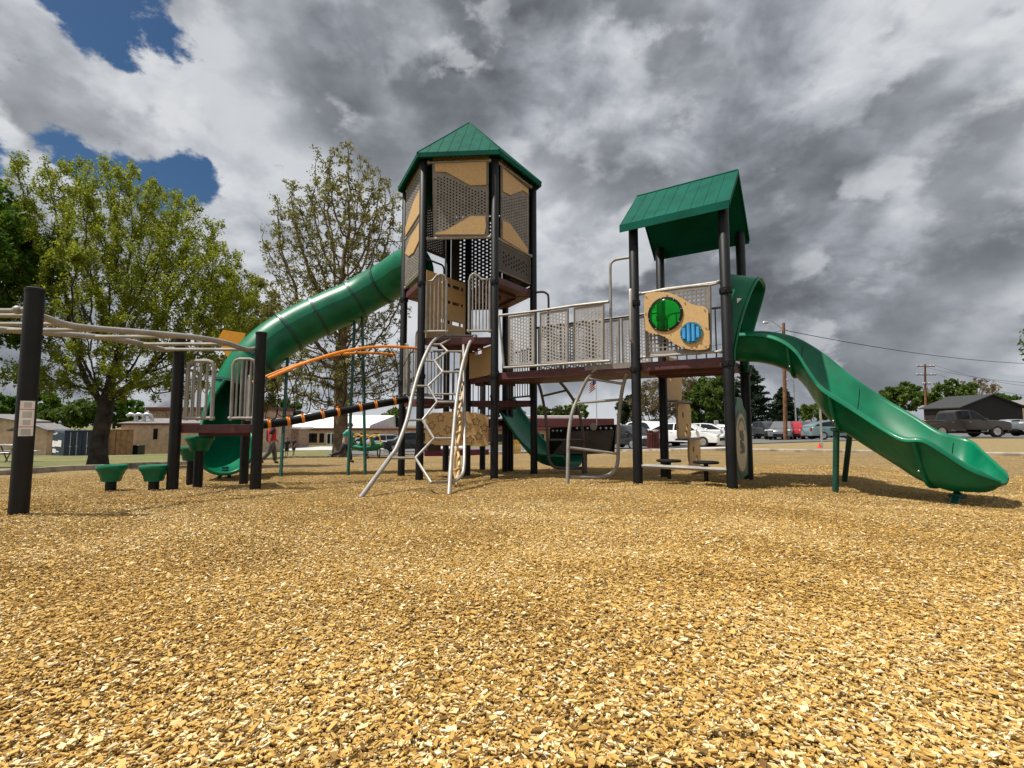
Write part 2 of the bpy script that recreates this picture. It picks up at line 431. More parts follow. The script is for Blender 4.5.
def bar(A, B, z, r=.02, off=0, s0=0, s1=None, m='silver', parent=None, name='bar'):
    O, d, n = frame(A, B); L = (Vector((B[0],B[1],0))-O).length if s1 is None else s1
    q = MB(); q.tube([O+d*s0+UP*z+n*off, O+d*L+UP*z+n*off], r, 8)
    for s in (s0+.075, L-.075): q.ball(O+d*s+UP*z+n*off, r*1.6, 8, 5)
    return q.obj(name, M[m], parent or PS)
def inter(A, B, P): return px2(A, B, P)
# front panel
M['shadetan'] = mat('tan sheet with eave shade in colour', (.17,.105,.042), .6, 0, .08, 10)  # the tan sheet, darkened in its colour for the shadow under the eave
fp = inter(H1, H2, [(433,163),(488,161),(488,237),(434,237)])
p_ = panel('tower_panel', H1, H2, fp, perf=[inter(H1, H2, [(435,178),(445,176),(473,190),(486,191),(486,214),(471,214),(445,230),(436,231)])])
inlay(H1, H2, inter(H1, H2, [(435,164.5),(486.5,162.5),(486.5,185.5),(470.5,186),(446,172.5),(435.5,172.5)]), p_)
inlay(H1, H2, inter(H1, H2, [(435.5,235),(436,233.5),(446,231.5),(471,216.5),(485.5,216.5),(486,228),(484.5,235)]), p_)
for y in (161.5, 238): bar(H1, H2, CH+slope(y)*7.35, .02, .0)
# small band above the front panel, under the eave
bp_ = inter(H1, H2, [(433,156.5),(489,154.5),(489,160),(433,161)])
panel('eave_panel', H1, H2, [(p[0], p[1]) for p in bp_], m='shadetan', cs=.02, rim=.02, framer=0)
# right panel
rp = inter(H2, H5, [(501,166),(528,189),(528,255),(501,239)])
p_ = panel('tower_panel', H2, H5, rp, perf=[inter(H2, H5, [(502,196),(510,199),(526,195),(526,246),(510,222),(502,218)])])
inlay(H2, H5, inter(H2, H5, [(501.6,169),(527,190),(527,194.5),(521.5,190.5),(509,195.5),(501.6,191.5)]), p_)
inlay(H2, H5, inter(H2, H5, [(501.6,221),(509,224.5),(526.5,249),(526.5,254),(501.6,239)]), p_)
for ya in ((164, 187), (240, 256)):
    a = onplane(500, ya[0], H2, H5)[1]; bar(H2, H5, a, .02)
eb = inter(H2, H5, [(500,159),(528,184),(528,188),(500,165)]); panel('eave_panel', H2, H5, eb, m='shadetan', cs=.02, rim=.02, framer=0)
# left panels, two stacked
zt = 4.78; zm = (ZU+.12+zt)/2
for z0, z1, tan in ((zm+.02, zt, 0), (ZU+.1, zm-.02, 1)):
    pl = [(.08, z0), (1.02, z0), (1.02, z1), (.08, z1)]; h = z1-z0
    pf = [[(.12, z0+.45*h), (.98, z0+.62*h), (.98, z1-.04), (.12, z1-.04)]] if tan == 0 else [[(.12, z0+.04), (.98, z0+.04), (.98, z0+.5*h), (.6, z0+.42*h), (.12, z0+.52*h)]]
    p_ = panel('tower_panel', H0, H1, pl, perf=pf)
    if tan == 0: inlay(H0, H1, [(.1, z0+.02), (1.0, z0+.1*h), (1.0, z0+.6*h), (.6, z0+.52*h), (.1, z0+.22*h)], p_)
    else: inlay(H0, H1, [(.1, z1-.3*h), (.35, z1-.46*h), (.65, z1-.5*h), (1.0, z1-.38*h), (1.0, z1-.02), (.45, z1-.08)], p_)
for z in (zt+.04, zm, ZU+.07): bar(H0, H1, z, .018)
panel('eave_panel', H0, H1, [(.06,4.8),(1.04,4.8),(1.04,4.9),(.06,4.9)], m='shadetan', cs=.02, rim=.02, framer=0)
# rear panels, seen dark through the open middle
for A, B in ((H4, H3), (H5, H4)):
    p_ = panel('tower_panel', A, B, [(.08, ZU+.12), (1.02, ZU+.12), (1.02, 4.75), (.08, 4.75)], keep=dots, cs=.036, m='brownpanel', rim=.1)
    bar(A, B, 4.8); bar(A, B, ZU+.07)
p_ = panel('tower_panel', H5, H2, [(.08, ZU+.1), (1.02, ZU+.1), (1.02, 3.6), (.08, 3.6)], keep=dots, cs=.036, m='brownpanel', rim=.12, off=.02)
panel('tower_panel', H3, H0, [(.08, 3.95), (1.02, 3.95), (1.02, 4.78), (.08, 4.78)], keep=dots)
# ---- barriers of vertical bars
def barrier(A, B, s0, s1, z0, z1, nb=5, r=.016, hump=None, m='silver', off=0, base=True, round_=.07):
    O, d, n = frame(A, B); P = lambda s, z: O+d*s+UP*z+n*off
    q = MB()
    if hump is None:
        top = [(s0, z0), (s0, z1-round_), (s0+round_*.3, z1-round_*.3), (s0+round_, z1), (s1-round_, z1), (s1-round_*.3, z1-round_*.3), (s1, z1-round_), (s1, z0)]
    else: top = [(s0, z0)]+hump+[(s1, z0)]
    pts = [P(*p) for p in top]
    q.tube(pts, r*1.25, 8)
    o = q.obj('barrier', M[m], PS)
    if base: c = MB(); c.tube([P(s0-.03, z0+.03), P(s1+.03, z0+.03)], r*1.25, 8); c.obj('bottom_rail', M[m], o)
    for k in range(1, nb+1):
        s = s0+(s1-s0)*k/(nb+1); zt = z1
        if hump:
            hs = [p[0] for p in hump]; hz = [p[1] for p in hump]
            zt = float(np.interp(s, hs, hz)) if hs[0] < hs[-1] else float(np.interp(s, hs[::-1], hz[::-1]))
        c = MB(); c.tube([P(s, z0+.02), P(s, zt)], r*.8, 6); c.obj('bar', M[m], o)
    return o
def hump_px(A, B, pts): return inter(A, B, pts)
hl = hump_px(H1, H2, [(427,282),(433,281),(437,276),(441,274.5),(445,276),(447,281)])
barrier(H1, H2, hl[0][0], hl[-1][0], ZF+.06, hl[0][1], 4, .015, hl, off=.02)
hl = hump_px(H1, H2, [(469.5,281),(471,276),(474,274),(478,276),(482,280),(490,279.5)])
barrier(H1, H2, hl[0][0], hl[-1][0], ZF+.06, hl[0][1], 5, .015, hl, off=.02)
barrier(H3, H0, .15, .95, 1.3, 2.15, 8, .012, m='silver')
barrier(H0, H1, .1, .3, 1.3, 2.15, 2, .014); barrier(H0, H1, .82, 1.0, 1.3, 2.25, 2, .014)
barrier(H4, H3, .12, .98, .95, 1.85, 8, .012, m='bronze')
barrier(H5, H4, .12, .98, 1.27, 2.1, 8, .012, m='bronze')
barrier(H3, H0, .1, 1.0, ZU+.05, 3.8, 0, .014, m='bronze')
# ---- tan divider panels between the wedge decks
def tanpanel(A, B, poly, slots=(), t=.02, off=0, name='tan_panel', cs=.015, rad=0):
    return panel(name, A, B, poly, keep=solid, cs=cs, m='tan', framer=0, t=t, off=off) if not slots else \
        panel(name, A, B, poly, keep=lambda i, j: False, cs=cs, m='tan', framer=0, t=t, off=off, perf=slots)
O_, d_, n_ = frame(H1, HC)
def rect(a, b, c, d): return [(a, b), (c, b), (c, d), (a, d)]
sl = []
for z in (2.42, 2.76, 3.02):
    x = .42
    for w in (.09, .16, .22, .10): sl.append(rect(x, z, x+w*.8, z+.06)); x += w*.8+.035
tanpanel(H1, HC, rect(.09, ZF-.1, 1.02, 3.18), sl)
tanpanel(HC, H2, rect(.1, ZB-.02, 1.0, ZF-.12), [rect(.34, 1.93, .40, 1.99), rect(.43, 1.93, .62, 1.99), rect(.65, 1.93, .70, 1.99)])
barrier(H0, HC, .1, 1.0, 1.3, 2.05, 6, .013)
# ---- star counter panel beneath the front deck
sp = inter(H1, H2, [(424,444.5),(424,416),(430,413),(450,411.3),(470,412),(482,414),(488,417),(488,446.5)])
sp_o = tanpanel(H1, H2, sp, off=-.10, t=.025, name='star_panel')
O_, d_, n_ = frame(H1, H2); zz = [p[1] for p in sp]; xx = [p[0] for p in sp]
for fx, fz, rot in ((.10,.62,.1),(.24,.85,.4),(.20,.28,.2),(.36,.5,.6),(.48,.8,.1),(.55,.3,.3),(.66,.62,.5),(.80,.74,.2),(.84,.3,.4),(.70,.2,.1),(.93,.55,.3)):
    cx = min(xx)+fx*(max(xx)-min(xx)); cz = min(zz)+fz*(max(zz)-min(zz))*.95; pts = []
    for k in range(10):
        a = rot+math.pi*k/5; rr = .068 if k % 2 == 0 else .034
        pts.append(O_+d_*(cx+rr*math.cos(a))+UP*(cz+rr*math.sin(a))+n_*(-.10+.0145))
    q = MB(); q.tube(pts, .0045, 4, True); q.obj('star_outline', M['brownpanel'], sp_o)
for s in (min(xx), max(xx)):
    q = MB(); q.cbox(O_+d_*s+UP*(min(zz)+.05)-n_*.10, (.05,.012,.012), .003, d_, n_, UP); q.obj('bracket', M['bolt'], sp_o)
panel('counter_panel', H1, HC, rect(.15, .42, .45, .62), keep=solid, cs=.02, m='brownpanel', framer=0)
# ---- the bridge
bdk = MB(); ob, db, nb_ = frame(H2, P1); L = (P1-H2).length
for k in range(4):
    a = H2+bd*(L*k/4+.04+(.02 if k == 0 else 0)); b = H2+bd*(L*(k+1)/4+.037)
    bdk.loft([[p+UP*z for p in (a+bn*.03, b+bn*.03, b+bn*(TS-.03), a+bn*(TS-.03))] for z in (ZB-.105, ZB-.005)], True, True)
    for s in (.3, .7): bdk.ball(a+(b-a)*s+bn*.026+UP*(ZB-.05), .010, 6, 4)
bo = bdk.obj('bridge_deck', M['maroon'], PS)
c0 = onplane(584, 365, H2, P1)[0]
q = MB(); q.box(H2+bd*((c0+L-.06)/2)+bn*.024+UP*(ZB-.022), ((L-.06-c0)/2, .008, .034), bd, bn, UP); q.obj('grey_edge_plate', M['gray'], bo)
def guard(A, B, pxtop, pxbot, pans, sname='bridge_guard', m='silver'):
    O, d, n = frame(A, B); tp = inter(A, B, pxtop); bt = inter(A, B, pxbot)
    q = MB(); P = lambda p: O+d*p[0]+UP*p[1]
    q.tube([P(p) for p in tp], .02, 8); q.tube([P(p) for p in bt], .02, 8); q.tube([P(tp[0]), P(bt[0])], .016, 8)
    o = q.obj(sname, M[m], PS)
    for a, b in pans:
        poly = inter(A, B, [(a[0], a[2]), (b[0], b[2]), (b[0], b[1]), (a[0], a[1])])
        panel('mesh_panel', A, B, poly, keep=fine, cs=.016, rim=.035, framer=.014, parent=o, m='silvermesh', fm='gray', t=.008)
    return o
M['silvermesh'] = mat('grey wire mesh sheet', (.33,.31,.285), .5, .1, .08)
guard(H2, P1, [(499,315.6),(540,310.8),(575,305.6),(609,301.7)], [(504,367.8),(540,365.5),(575,363),(610,361)],
      [((509,317,365.5),(534.5,313.6,364)), ((540.5,313,363.5),(568,309,362)), ((574.5,308,361.5),(603.5,304,360))])
O, d, n = frame(H5, P2); L2 = (P2-H5).length
q = MB(); q.tube([H5+d*.05+UP*2.42, P2-d*.06+UP*2.42], .02, 8); q.tube([H5+d*.05+UP*1.66, P2-d*.06+UP*1.66], .02, 8)
g = q.obj('bridge_guard', M['bronze'], PS)
for k in range(4):
    a = .1+k*(L2-.2)/4; panel('mesh_panel', H5, P2, rect(a, 1.69, a+(L2-.2)/4-.05, 2.39), keep=fine, cs=.016, rim=.035, framer=.014, parent=g, m='silvermesh', fm='gray', t=.008)
# rear guard of the right tower deck and bars near the activity panel
barrier(P2, P4, .08, TS-.08, ZB+.06, 2.38, 6, .012, m='bronze')
# grab loops beside the ladders
def loop(px, D, m, name='grab_loop', r=.018):
    q = MB(); q.tube(curve_pts([at(x, y, D+dd) for x, y, dd in px], 4), r, 8); return q.obj(name, M[m], PS)
loop([(629,257.5,-.05),(617,259.5,0),(612,262,0),(610.3,267,0),(610.5,290,0),(611,330,0),(611.5,366,0)], 6.35, 'silver')
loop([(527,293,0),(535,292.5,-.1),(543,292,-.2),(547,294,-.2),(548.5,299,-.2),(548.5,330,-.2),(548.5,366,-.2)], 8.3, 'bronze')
q = MB(); q.tube([at(630.5,290,6.0), at(630.5,291.5,5.98), at(631,340,5.98), at(632.5,342,6.0)], .022, 8); q.obj('grab_bar', M['silver'], PS)
# ---- activity panel with two lenses
O, d, n = frame(P1, P3)
fr = inter(P1, P3, [(645,294.5),(660,291),(685,287.5),(710,285),(710.5,350),(700,353.5),(647,355.5)])
LC = onplane(666.5, 315, P1, P3); LR = onplane(666.5+15.3, 315, P1, P3)[0]-LC[0]
bpn = panel('activity_panel', P1, P3, fr, keep=None, cs=.0165, m='gray', perf=[fr], framer=.016)
bd_px = crom([(645.5,299),(647,294.5),(655,292.8),(668,293.2),(676,295.5),(684,299.5),(690,303.5),(697,306.3),(703,306.8),(707.5,308.5),(709,313),(710,330),(710.5,345),(709,349),(703,350.2),(692,350),(683,348),(674,343),(666,337.5),(659,334.8),(652,334),(647.5,331.5),(646,327),(645.5,313)], 2)
bpl = inter(P1, P3, bd_px)
circ = [(LC[0]+LR*math.cos(a), LC[1]+LR*math.sin(a)) for a in np.linspace(0, 6.2832, 41)[:-1]]
brd = panel('tan_board', P1, P3, bpl, keep=lambda i, j: False, cs=.0085, m='tan', framer=0, off=.04, parent=bpn, perf=[circ], t=.022)
def disc(cpx, rx, ry, offs, t, m, name, par):
    c = onplane(cpx[0], cpx[1], P1, P3); a = onplane(cpx[0]+rx, cpx[1], P1, P3); b = onplane(cpx[0], cpx[1]-ry, P1, P3)
    ra = abs(a[0]-c[0]); rb = abs(b[1]-c[1]); rr = (ra+rb)/2
    q = MB(); C = O+d*c[0]+UP*c[1]
    q.lathe([(rr*k, offs+z) for k, z in t], C, 32, d, UP, n, cap=(name == 'bar_rim')); return q.obj(name, M[m], par), C, rr
rim, C, rr = disc((666.5,315), 17.4, 17.4, .052, [(.87,-.03),(1,-.002),(1,.012),(.9,.016),(.87,.012),(.87,-.03)], 'black', 'lens_rim', bpn)
disc((666.5,315), 15.2, 15.2, .066, [(1,0),(.98,.004),(.8,.010),(.5,.015),(.15,.017),(.01,.017)], 'greenlens', 'green_lens', bpn)
for k in range(8):
    q = MB(); a = k*math.pi/4+.2; q.ball(C+d*rr*.95*math.cos(a)+UP*rr*.95*math.sin(a)+n*.07, .008, 6, 4); q.obj('bolt', M['bolt'], bpn)
rim, C, rr = disc((692.5,333.5), 11, 11, .052, [(1,0),(1,.012),(.86,.014),(.84,.006)], 'teal', 'bar_rim', bpn)
for k, x in enumerate((-.62, -.21, .21, .62)):
    hh = math.sqrt(max(.05, .84**2-(abs(x)+.05)**2))
    q = MB(); q.tube([C+d*rr*x+UP*(rr*-hh)+n*.06, C+d*rr*x+UP*(rr*hh)+n*.06], rr*.17, 8); q.obj('blue_bar', M['bluelens'], bpn)
for k in range(6):
    q = MB(); a = k*math.pi/3+.3; q.ball(C+d*rr*.93*math.cos(a)+UP*rr*.93*math.sin(a)+n*.07, .007, 6, 4); q.obj('bolt', M['bolt'], bpn)
q = MB()
for p in ((647.5,297.5),(668,296),(686,303.5),(705.5,310.5),(707,328.5),(706.5,346.5),(684.5,347),(665.5,337),(648.5,331.5),(647,314)):
    s = onplane(p[0], p[1], P1, P3); q.ball(O+d*s[0]+UP*s[1]+n*.055, .009, 6, 4)
q.obj('bolt_set', M['bolt'], bpn)
bar(P1, P3, fr[0][1]+.02, .016); 
q = MB(); tpl = [w3(P1,P3,onplane(x,y,P1,P3)) for x,y in ((638,294),(646,293),(665,289),(690,286),(712,284.5),(719,282.5))]; q.tube(tpl, .016, 8); q.obj('bar', M['silver'], PS)
bar(P1, P3, ZB+.06, .016); bar(P3, P4, 2.3, .014, m='bronze')
# ---- wavy double slide on the right
ST = [((724,336,5.86),(739,334,6.5),.29),((757,335.5,5.66),(768,334,6.27),.31),((779,340.5,5.5),(793,339,6.15),.33),((796,352,5.36),(811,348,6.02),.35),
      ((809,371,5.22),(829,361,5.86),.38),((823,389,5.07),(851,379,5.68),.39),((850,407,4.9),(880,399,5.48),.38),((886,430,4.66),(913,419,5.2),.36),
      ((905,440,4.52),(938,434.5,4.98),.36),((926,442,4.40),(968,442.8,4.80),.35,.43),((946,453,4.32),(982,455,4.58),.22,.33),((968,467,4.26),(996,468,4.42),.12,.21),((986,475.5,4.21),(1004,475.5,4.29),.06,.10),((1001,481.5,4.17),(1008,479.5,4.20),.02,.035)]
SS = crom([tuple(at(*s[0]))+tuple(at(*s[1]))+(s[2], s[3] if len(s) > 3 else s[2]+.03) for s in ST], 6)
def uslide(SS, lipr=.035):
    outer, inner = [], []
    for i, s in enumerate(SS):
        Np, Fp, dp = Vector(s[:3]), Vector(s[3:6]), s[6]
        w = (Fp-Np); wl = w.length; wd = w/wl; dn = Vector((0,0,-1))
        sec_i, sec_o = [], []
        k = 18
        for j in range(k+1):
            t = j/k; x = t*2-1
            prof = (1-abs(x)**2.8)
            xx = .5+.5*math.copysign(abs(x)**.85, x)
            sec_i.append(Np+w*xx+dn*dp*prof)
        lr = min(lipr, dp*.5)
        lipF = [Fp+wd*lr*(1-math.cos(a))+UP*lr*math.sin(a) for a in (.6,1.3,2.0,2.7,3.3)]
        lipN = [Np-wd*lr*(1-math.cos(a))+UP*lr*math.sin(a) for a in (3.3,2.7,2.0,1.3,.6)]
        k2 = 10; sec_o = []
        for j in range(k2+1):
            t = 1-j/k2; x = t*2-1
            prof = (1-abs(x)**3.4)
            sec_o.append(Np+w*(.5+.5*x*1.06)+dn*(max(s[7], dp+.02) if len(s) > 7 else dp+.03)*prof+dn*.02*(1-prof))
        outer.append(lipN+sec_i+lipF+sec_o)
    return outer
q = MB(); q.loft(uslide(SS), True, True)
slide = q.obj('wave_slide', M['green'], PS, 50)
def seam(i, grow=.012, name='joint_flange'):
    s = SS[i]; Np, Fp, dp = Vector(s[:3]), Vector(s[3:6]), s[6]; w = Fp-Np; q = MB()
    pts = [Np+w*(.5+.5*x*1.10)+Vector((0,0,-1))*(max(s[7], dp+.02)+.008)*(1-abs(x)**3.4) for x in [(-1+2*k/16) for k in range(17)]]
    q.tube(pts, .02, 6); o = q.obj(name, M['green'], slide)
    for x in (-.97,-.8): pass
    q = MB(); q.ball(pts[2]-w.normalized()*.045, .010, 8, 5); q.obj('bolt', M['bolt'], slide)
    g = MB(); k = 14
    gp = [Np+w*(.5+.5*math.copysign(abs(x)**.85, x))+Vector((0,0,-1))*(dp*(1-abs(x)**2.8)-.002) for x in [(-.96+1.92*k/16) for k in range(17)]]
    g.tube(gp, .0035, 4); g.obj('seam_line', M['black'], slide)
for i in (15, 32, 51): seam(i)
def leg(parent, base, D, top, r=.03, m='greenpole', name='support_leg'):
    x = ground(base, D).x; q = MB(); t = Vector(top); q.tube([(x, D, gz(x, D)-.1), t], r, 10); q.lathe([(r*1.0,t.z-.04),(r*1.9,t.z-.03),(r*1.9,t.z)], (t.x,t.y,0), 10); return q.obj(name, M[m], parent)
def mid(i, f=.5, extra=.03):
    s = SS[i]; return Vector(s[:3])*(1-f)+Vector(s[3:6])*f+Vector((0,0,-1))*(max(s[7], s[6]+.02)*(1-abs(2*f-1)**3.4)+.02)
leg(slide, 835, 5.3, mid(31, .25, .0)); leg(slide, 843, 6.15, mid(31, .8, .0)); leg(slide, 949, 4.38, mid(57, .45, .0), .035)
# entrance hood: an arch at the deck edge pulled outwards at the top
def hood():
    m = MB(); wv = (P4-P3).normalized(); out = bd; c = (P3+P4)/2; hw = .44; z0 = ZB+.0; hh = 1.03
    prof = []
    for k in range(25):
        a = math.pi*k/24; x = -math.cos(a); z = math.sin(a)
        X = hw*math.copysign(abs(x)**.55, x); Z = z0+.1+(hh-.1)*abs(z)**.55
        prof.append((X, Z))
    prof = [(-hw, z0-.1)]+prof+[(hw, z0-.1)]
    rings = []
    for j in range(6):
        t = j/5; ring = []
        for X, Z in prof:
            hz = max(0, (Z-z0)/hh); ext = .04+.27*hz**1.4
            ring.append(c+wv*X*(1-.05*t)+UP*(Z-.09*t*hz)+out*(ext*t+.0))
        rings.append(ring)
    inner = [[p+(c+UP*(z0+.35)-p)*.045 for p in r] for r in rings]
    m.loft(rings, False); m.loft(inner[::-1], False)
    m.loft([rings[-1], inner[-1]], False); m.loft([rings[0], inner[0]], False)
    m.tube(rings[-1], .018, 6, cap=True)
    o = m.obj('slide_hood', M['green'], slide, 50)
    q = MB(); s = c-wv*hw*1.015+UP*(z0+.60)+out*.10
    q.prism([(0,0),(.05,.05),(-.0,.06)], s, out, UP, -wv, 0, .004); q.obj('white_tag', M['white'], slide)
hood()
# ---- tube slide on the left
TP = crom([tuple(at(*p)) for p in ((420,262,9.0),(405,270,9.2),(390,280,9.4),(370,291,9.5),(351,302,9.45),(325,313.5,9.3),(294,329,9.15),(270,345,8.95),(251,365,8.75),(238,388,8.6),(229,412,8.45),(226,432,8.2),(226,445,7.9),(226,449,7.6))], 5)
TP = [Vector(p) for p in TP]; TR = .375
def tube_frames(pts):
    fr = [None]*len(pts); N = Vector((0,0,1))
    for i in range(len(pts)-1, -1, -1):
        t = (pts[min(i+1,len(pts)-1)]-pts[max(i-1,0)]).normalized(); N = (N-t*N.dot(t)).normalized(); fr[i] = (t, N.copy(), t.cross(N))
    return fr
TF = tube_frames(TP)
def ringpts(i, r, a0=0, a1=2*math.pi, n=32, rb=1):
    t, N, B = TF[i]; return [TP[i]+(N*math.cos(a0+(a1-a0)*k/n)+B*math.sin(a0+(a1-a0)*k/n))*r for k in range(n+1)]
k_open = len(TP)-21
q = MB(); q.loft([ringpts(i, TR) for i in range(0, k_open+1)], False); q.loft([ringpts(i, TR-.018) for i in range(k_open, -1, -1)], False)
q.loft([ringpts(k_open, TR), ringpts(k_open, TR-.018)], False)
tslide = q.obj('tube_slide', M['green'], PS, 50)
q = MB()
def openarc(i, r):
    f = (i-k_open)/(len(TP)-1-k_open); a = .45+1.15*min(1, f*1.15); return ringpts(i, r, a, 2*math.pi-a)
ro = [openarc(i, TR) for i in range(k_open, len(TP))]; ri = [openarc(i, TR-.02) for i in range(k_open, len(TP))]
q.loft(ro, False); q.loft(ri[::-1], False); q.loft([ro[-1], ri[-1]], False)
q.tube([r[0] for r in ro], .028, 8); q.tube([r[-1] for r in ro], .028, 8); q.tube(ro[-1], .028, 8)
q.obj('exit_chute', M['green'], tslide, 50)
def collar(i, dark=True):
    q = MB(); t = TF[i][0]; w = .022
    q.loft([[p-t*w for p in ringpts(i, TR+.002)], [p-t*w for p in ringpts(i, TR+.026)], [p-t*.004 for p in ringpts(i, TR+.026)], [p-t*.002 for p in ringpts(i, TR+.014)], [p+t*.002 for p in ringpts(i, TR+.014)], [p+t*.004 for p in ringpts(i, TR+.026)], [p+t*w for p in ringpts(i, TR+.026)], [p+t*w for p in ringpts(i, TR+.002)]], False)
    for a in range(8):
        p = ringpts(i, TR+.02)[a*4]; q.ball(p+t*.03, .012, 6, 4)
    q.obj('collar', M['greenpole'], tslide)
for px in (384, 354, 322, 290, 255): 
    i = min(range(len(TP)), key=lambda j: abs(512+F*TP[j].x/TP[j].y/ (CP+SP*(TP[j].z-CH)/TP[j].y)-px)); collar(i)
collar(k_open)
def near(px): return TP[min(range(len(TP)), key=lambda j: abs(TP[j].x-(px-512)/F*TP[j].y))]
for b, D, t in ((348,8.75,near(353)),(365.5,8.65,near(361)),(280.5,8.2,near(284)),(214,8.05,TP[-4]),(233.5,8.0,TP[-6])):
    leg(tslide, b, D, (t.x, t.y, t.z-TR*(.95 if b > 250 else .9)), .027)
q = MB(); q.prism([(p.x, p.z) for p in [at(*a, 9.5) for a in ((218.6,339),(224,330),(246,333.4),(243,346),(235,352),(228,357.5))]], (0,9.5,0), (1,0,0), UP, (0,-1,0), 0, .03)
M['orangesheet'] = mat('orange plastic sheet', (.80,.34,.015), .5, 0, .06, 20)
of = q.obj('orange_panel', M['orangesheet'], tslide, 20)
q = MB(); pA = at(240,346,9.52); q.tube([pA, near(250)-Vector((0,0,.1))], .02, 8); q.obj('bracket', M['greenpole'], tslide)
# ---- net bridge between the left deck and the tower
b0 = (A2+A3)/2+Vector((.06,.05,0)); b1 = (H0+H1)/2-Vector((.05,.04,0)); nd = (b1-b0).normalized(); npd = Vector((-nd.y, nd.x, 0)); NL = (b1-b0).length
nb = part_empty('net_bridge', PS)
tubp = [b0+nd*NL*t+UP*z for t, z in ((0,.82),(.2,.88),(.45,.99),(.75,1.12),(1,1.22))]; tubc = curve_pts(tubp, 8)
q = MB(); q.tube(tubc, .054, 12); q.obj('walking_tube', M['black'], nb)
rz = ((0,1.40),(.2,1.62),(.45,1.83),(.72,1.95),(1,1.97)); rails = []
for sg in (-1, 1):
    for dz in (0, ):
        pts = curve_pts([b0+nd*NL*t+npd*sg*.42+UP*(z+dz) for t, z in rz], 8); rails.append(pts)
        q = MB(); q.tube(pts, .02, 8); q.obj('orange_rail', M['orange'], nb)
for k in range(1, 9):
    t = k/9; i = int(t*(len(tubc)-1)); c = tubc[i]; tt = (tubc[min(i+1,len(tubc)-1)]-tubc[i-1]).normalized()
    q = MB(); q.tube([c-tt*.02, c+tt*.02], .060, 12); q.cbox(c+UP*.062, (.014,.014,.020), .004); co = q.obj('orange_clamp', M['orange'], nb)
    for rl in rails:
        for sh in (-.11, .09):
            tt2 = max(0, min(1, t+sh*.7)); j = int(tt2*(len(rl)-1)); p = rl[j]
            q = MB(); mid_ = (c+p)/2+(p-c).cross(UP).normalized()*.10*(1 if sh > 0 else -1)+Vector((0,0,-.02))
            q.tube(curve_pts([c+UP*.09, c*.7+mid_*.3+(mid_-(c+p)/2)*.5, mid_, p*.7+mid_*.3+(mid_-(c+p)/2)*.4, p], 4), .0055, 5); q.obj('rope', M['black'], nb)
# ---- left deck barriers and overhead ladder
q_ = inter(A1, A2, [(182,361),(206,361),(206,420),(182,420)]); barrier(A1, A2, .12, .43, ZL+.05, q_[0][1], 3, .018)
q_ = inter(A1, A2, [(230,359),(250,359)]); barrier(A1, A2, .66, .93, ZL+.05, q_[0][1], 4, .015)
barrier(A2, A3, .1, .25, ZL+.05, 1.5, 1, .016); barrier(A3, A1, .7, .95, ZL+.05, 1.5, 2, .016); barrier(A3, A2, .12, .3, ZL+.05, 1.48, 2, .016)
ol = part_empty('overhead_ladder', PS)
r1 = [at(255,349,6.0),at(247,349.5,5.85),at(238,347,5.7),at(226,343,5.5),at(200,338,5.2),at(150,333,4.85),at(100,329,4.55),at(70,325.5,4.35),at(50,319.5,4.22),at(36,314.5,4.1),at(26,311,4.02),at(17.5,310,3.98)]
r1c = curve_pts(r1, 4); q = MB(); q.tube(r1c, .029, 10); q.ball(r1c[-1], .036, 8, 6); q.obj('ladder_rail', M['silver'], ol)
off = A1-A2
r2 = [A1+UP*(r1[0].z)]+[p+off for p in r1[1:]]+[r1[-1]+off+(r1[-1]-r1[-4])*2]
r2c = curve_pts(r2, 4); q = MB(); q.tube(r2c, .029, 10); q.obj('ladder_rail', M['silver'], ol)
for k in range(7):
    t = (k+.8)/7.2; i = int(t*(len(r1c)-1)); q = MB(); q.tube([r1c[i], r2c[i]], .019, 8); q.obj('rung', M['silver'], ol)
q = MB(); q.tube([r1c[-4], Vector((AX.x, AX.y, r1c[-4].z))], .03, 8); q.obj('bracket', M['silver'], ol)
# ---- honeycomb climber in front of the tower
cl = part_empty('honeycomb_climber', PS)
lf = [(360,498.5,5.2),(378,474,5.55),(390,457.5,5.85),(397,447,5.98),(407,420,6.3),(412.5,395,6.58),(420,369,6.88),(429,348,7.16),(436,339,7.36),(444,335.3,7.5)]
rf = [(449,495,5.7),(450.5,470,5.95),(453,440,6.25),(456.5,402,6.6),(461.5,370,6.92),(467,350,7.2),(471,341,7.38),(476,336,7.5)]
for Lp in (lf, rf):
    q = MB(); q.tube(curve_pts([at(*p) for p in Lp], 5), .026, 12); q.obj('climber_rail', M['silver'], cl)
def Dl(y, Lp): 
    ys = [p[1] for p in Lp][::-1]; ds = [p[2] for p in Lp][::-1]; return float(np.interp(y, ys, ds))
def nd_(x, y, side=None):
    a, b = Dl(y, lf), Dl(y, rf); return at(x, y, a if side == 'l' else b if side == 'r' else .5*(a+b))
seg = [[(389.5,458,'l'),(415.5,458,0),(431,482.5,0),(448,482,'r')],[(415.5,458,0),(434,438.5,0),(453,438.5,'r')],[(407,420,'l'),(422.5,420,0),(434,438.5,0)],[(422.5,420,0),(437,402,0),(456.5,402,'r')],
       [(414,386,'l'),(428,386,0),(437,402,0)],[(428,386,0),(442.5,372,0),(461,372,'r')],[(422,360.5,'l'),(434.5,361,0),(442.5,372,0)],[(434.5,361,0),(447.5,351.5,0),(466.5,351.5,'r')],
       [(431,344.5,'l'),(440.5,344.5,0),(447.5,351.5,0)],[(440.5,344.5,0),(452,338.5,0),(472,338.5,'r')],[(444,335.3,'l'),(448,335.5,0),(452,338.5,0)]]
for sgm in seg:
    q = MB(); q.tube([nd_(*p) for p in sgm], .0165, 8); q.obj('honeycomb_rung', M['silver'], cl)
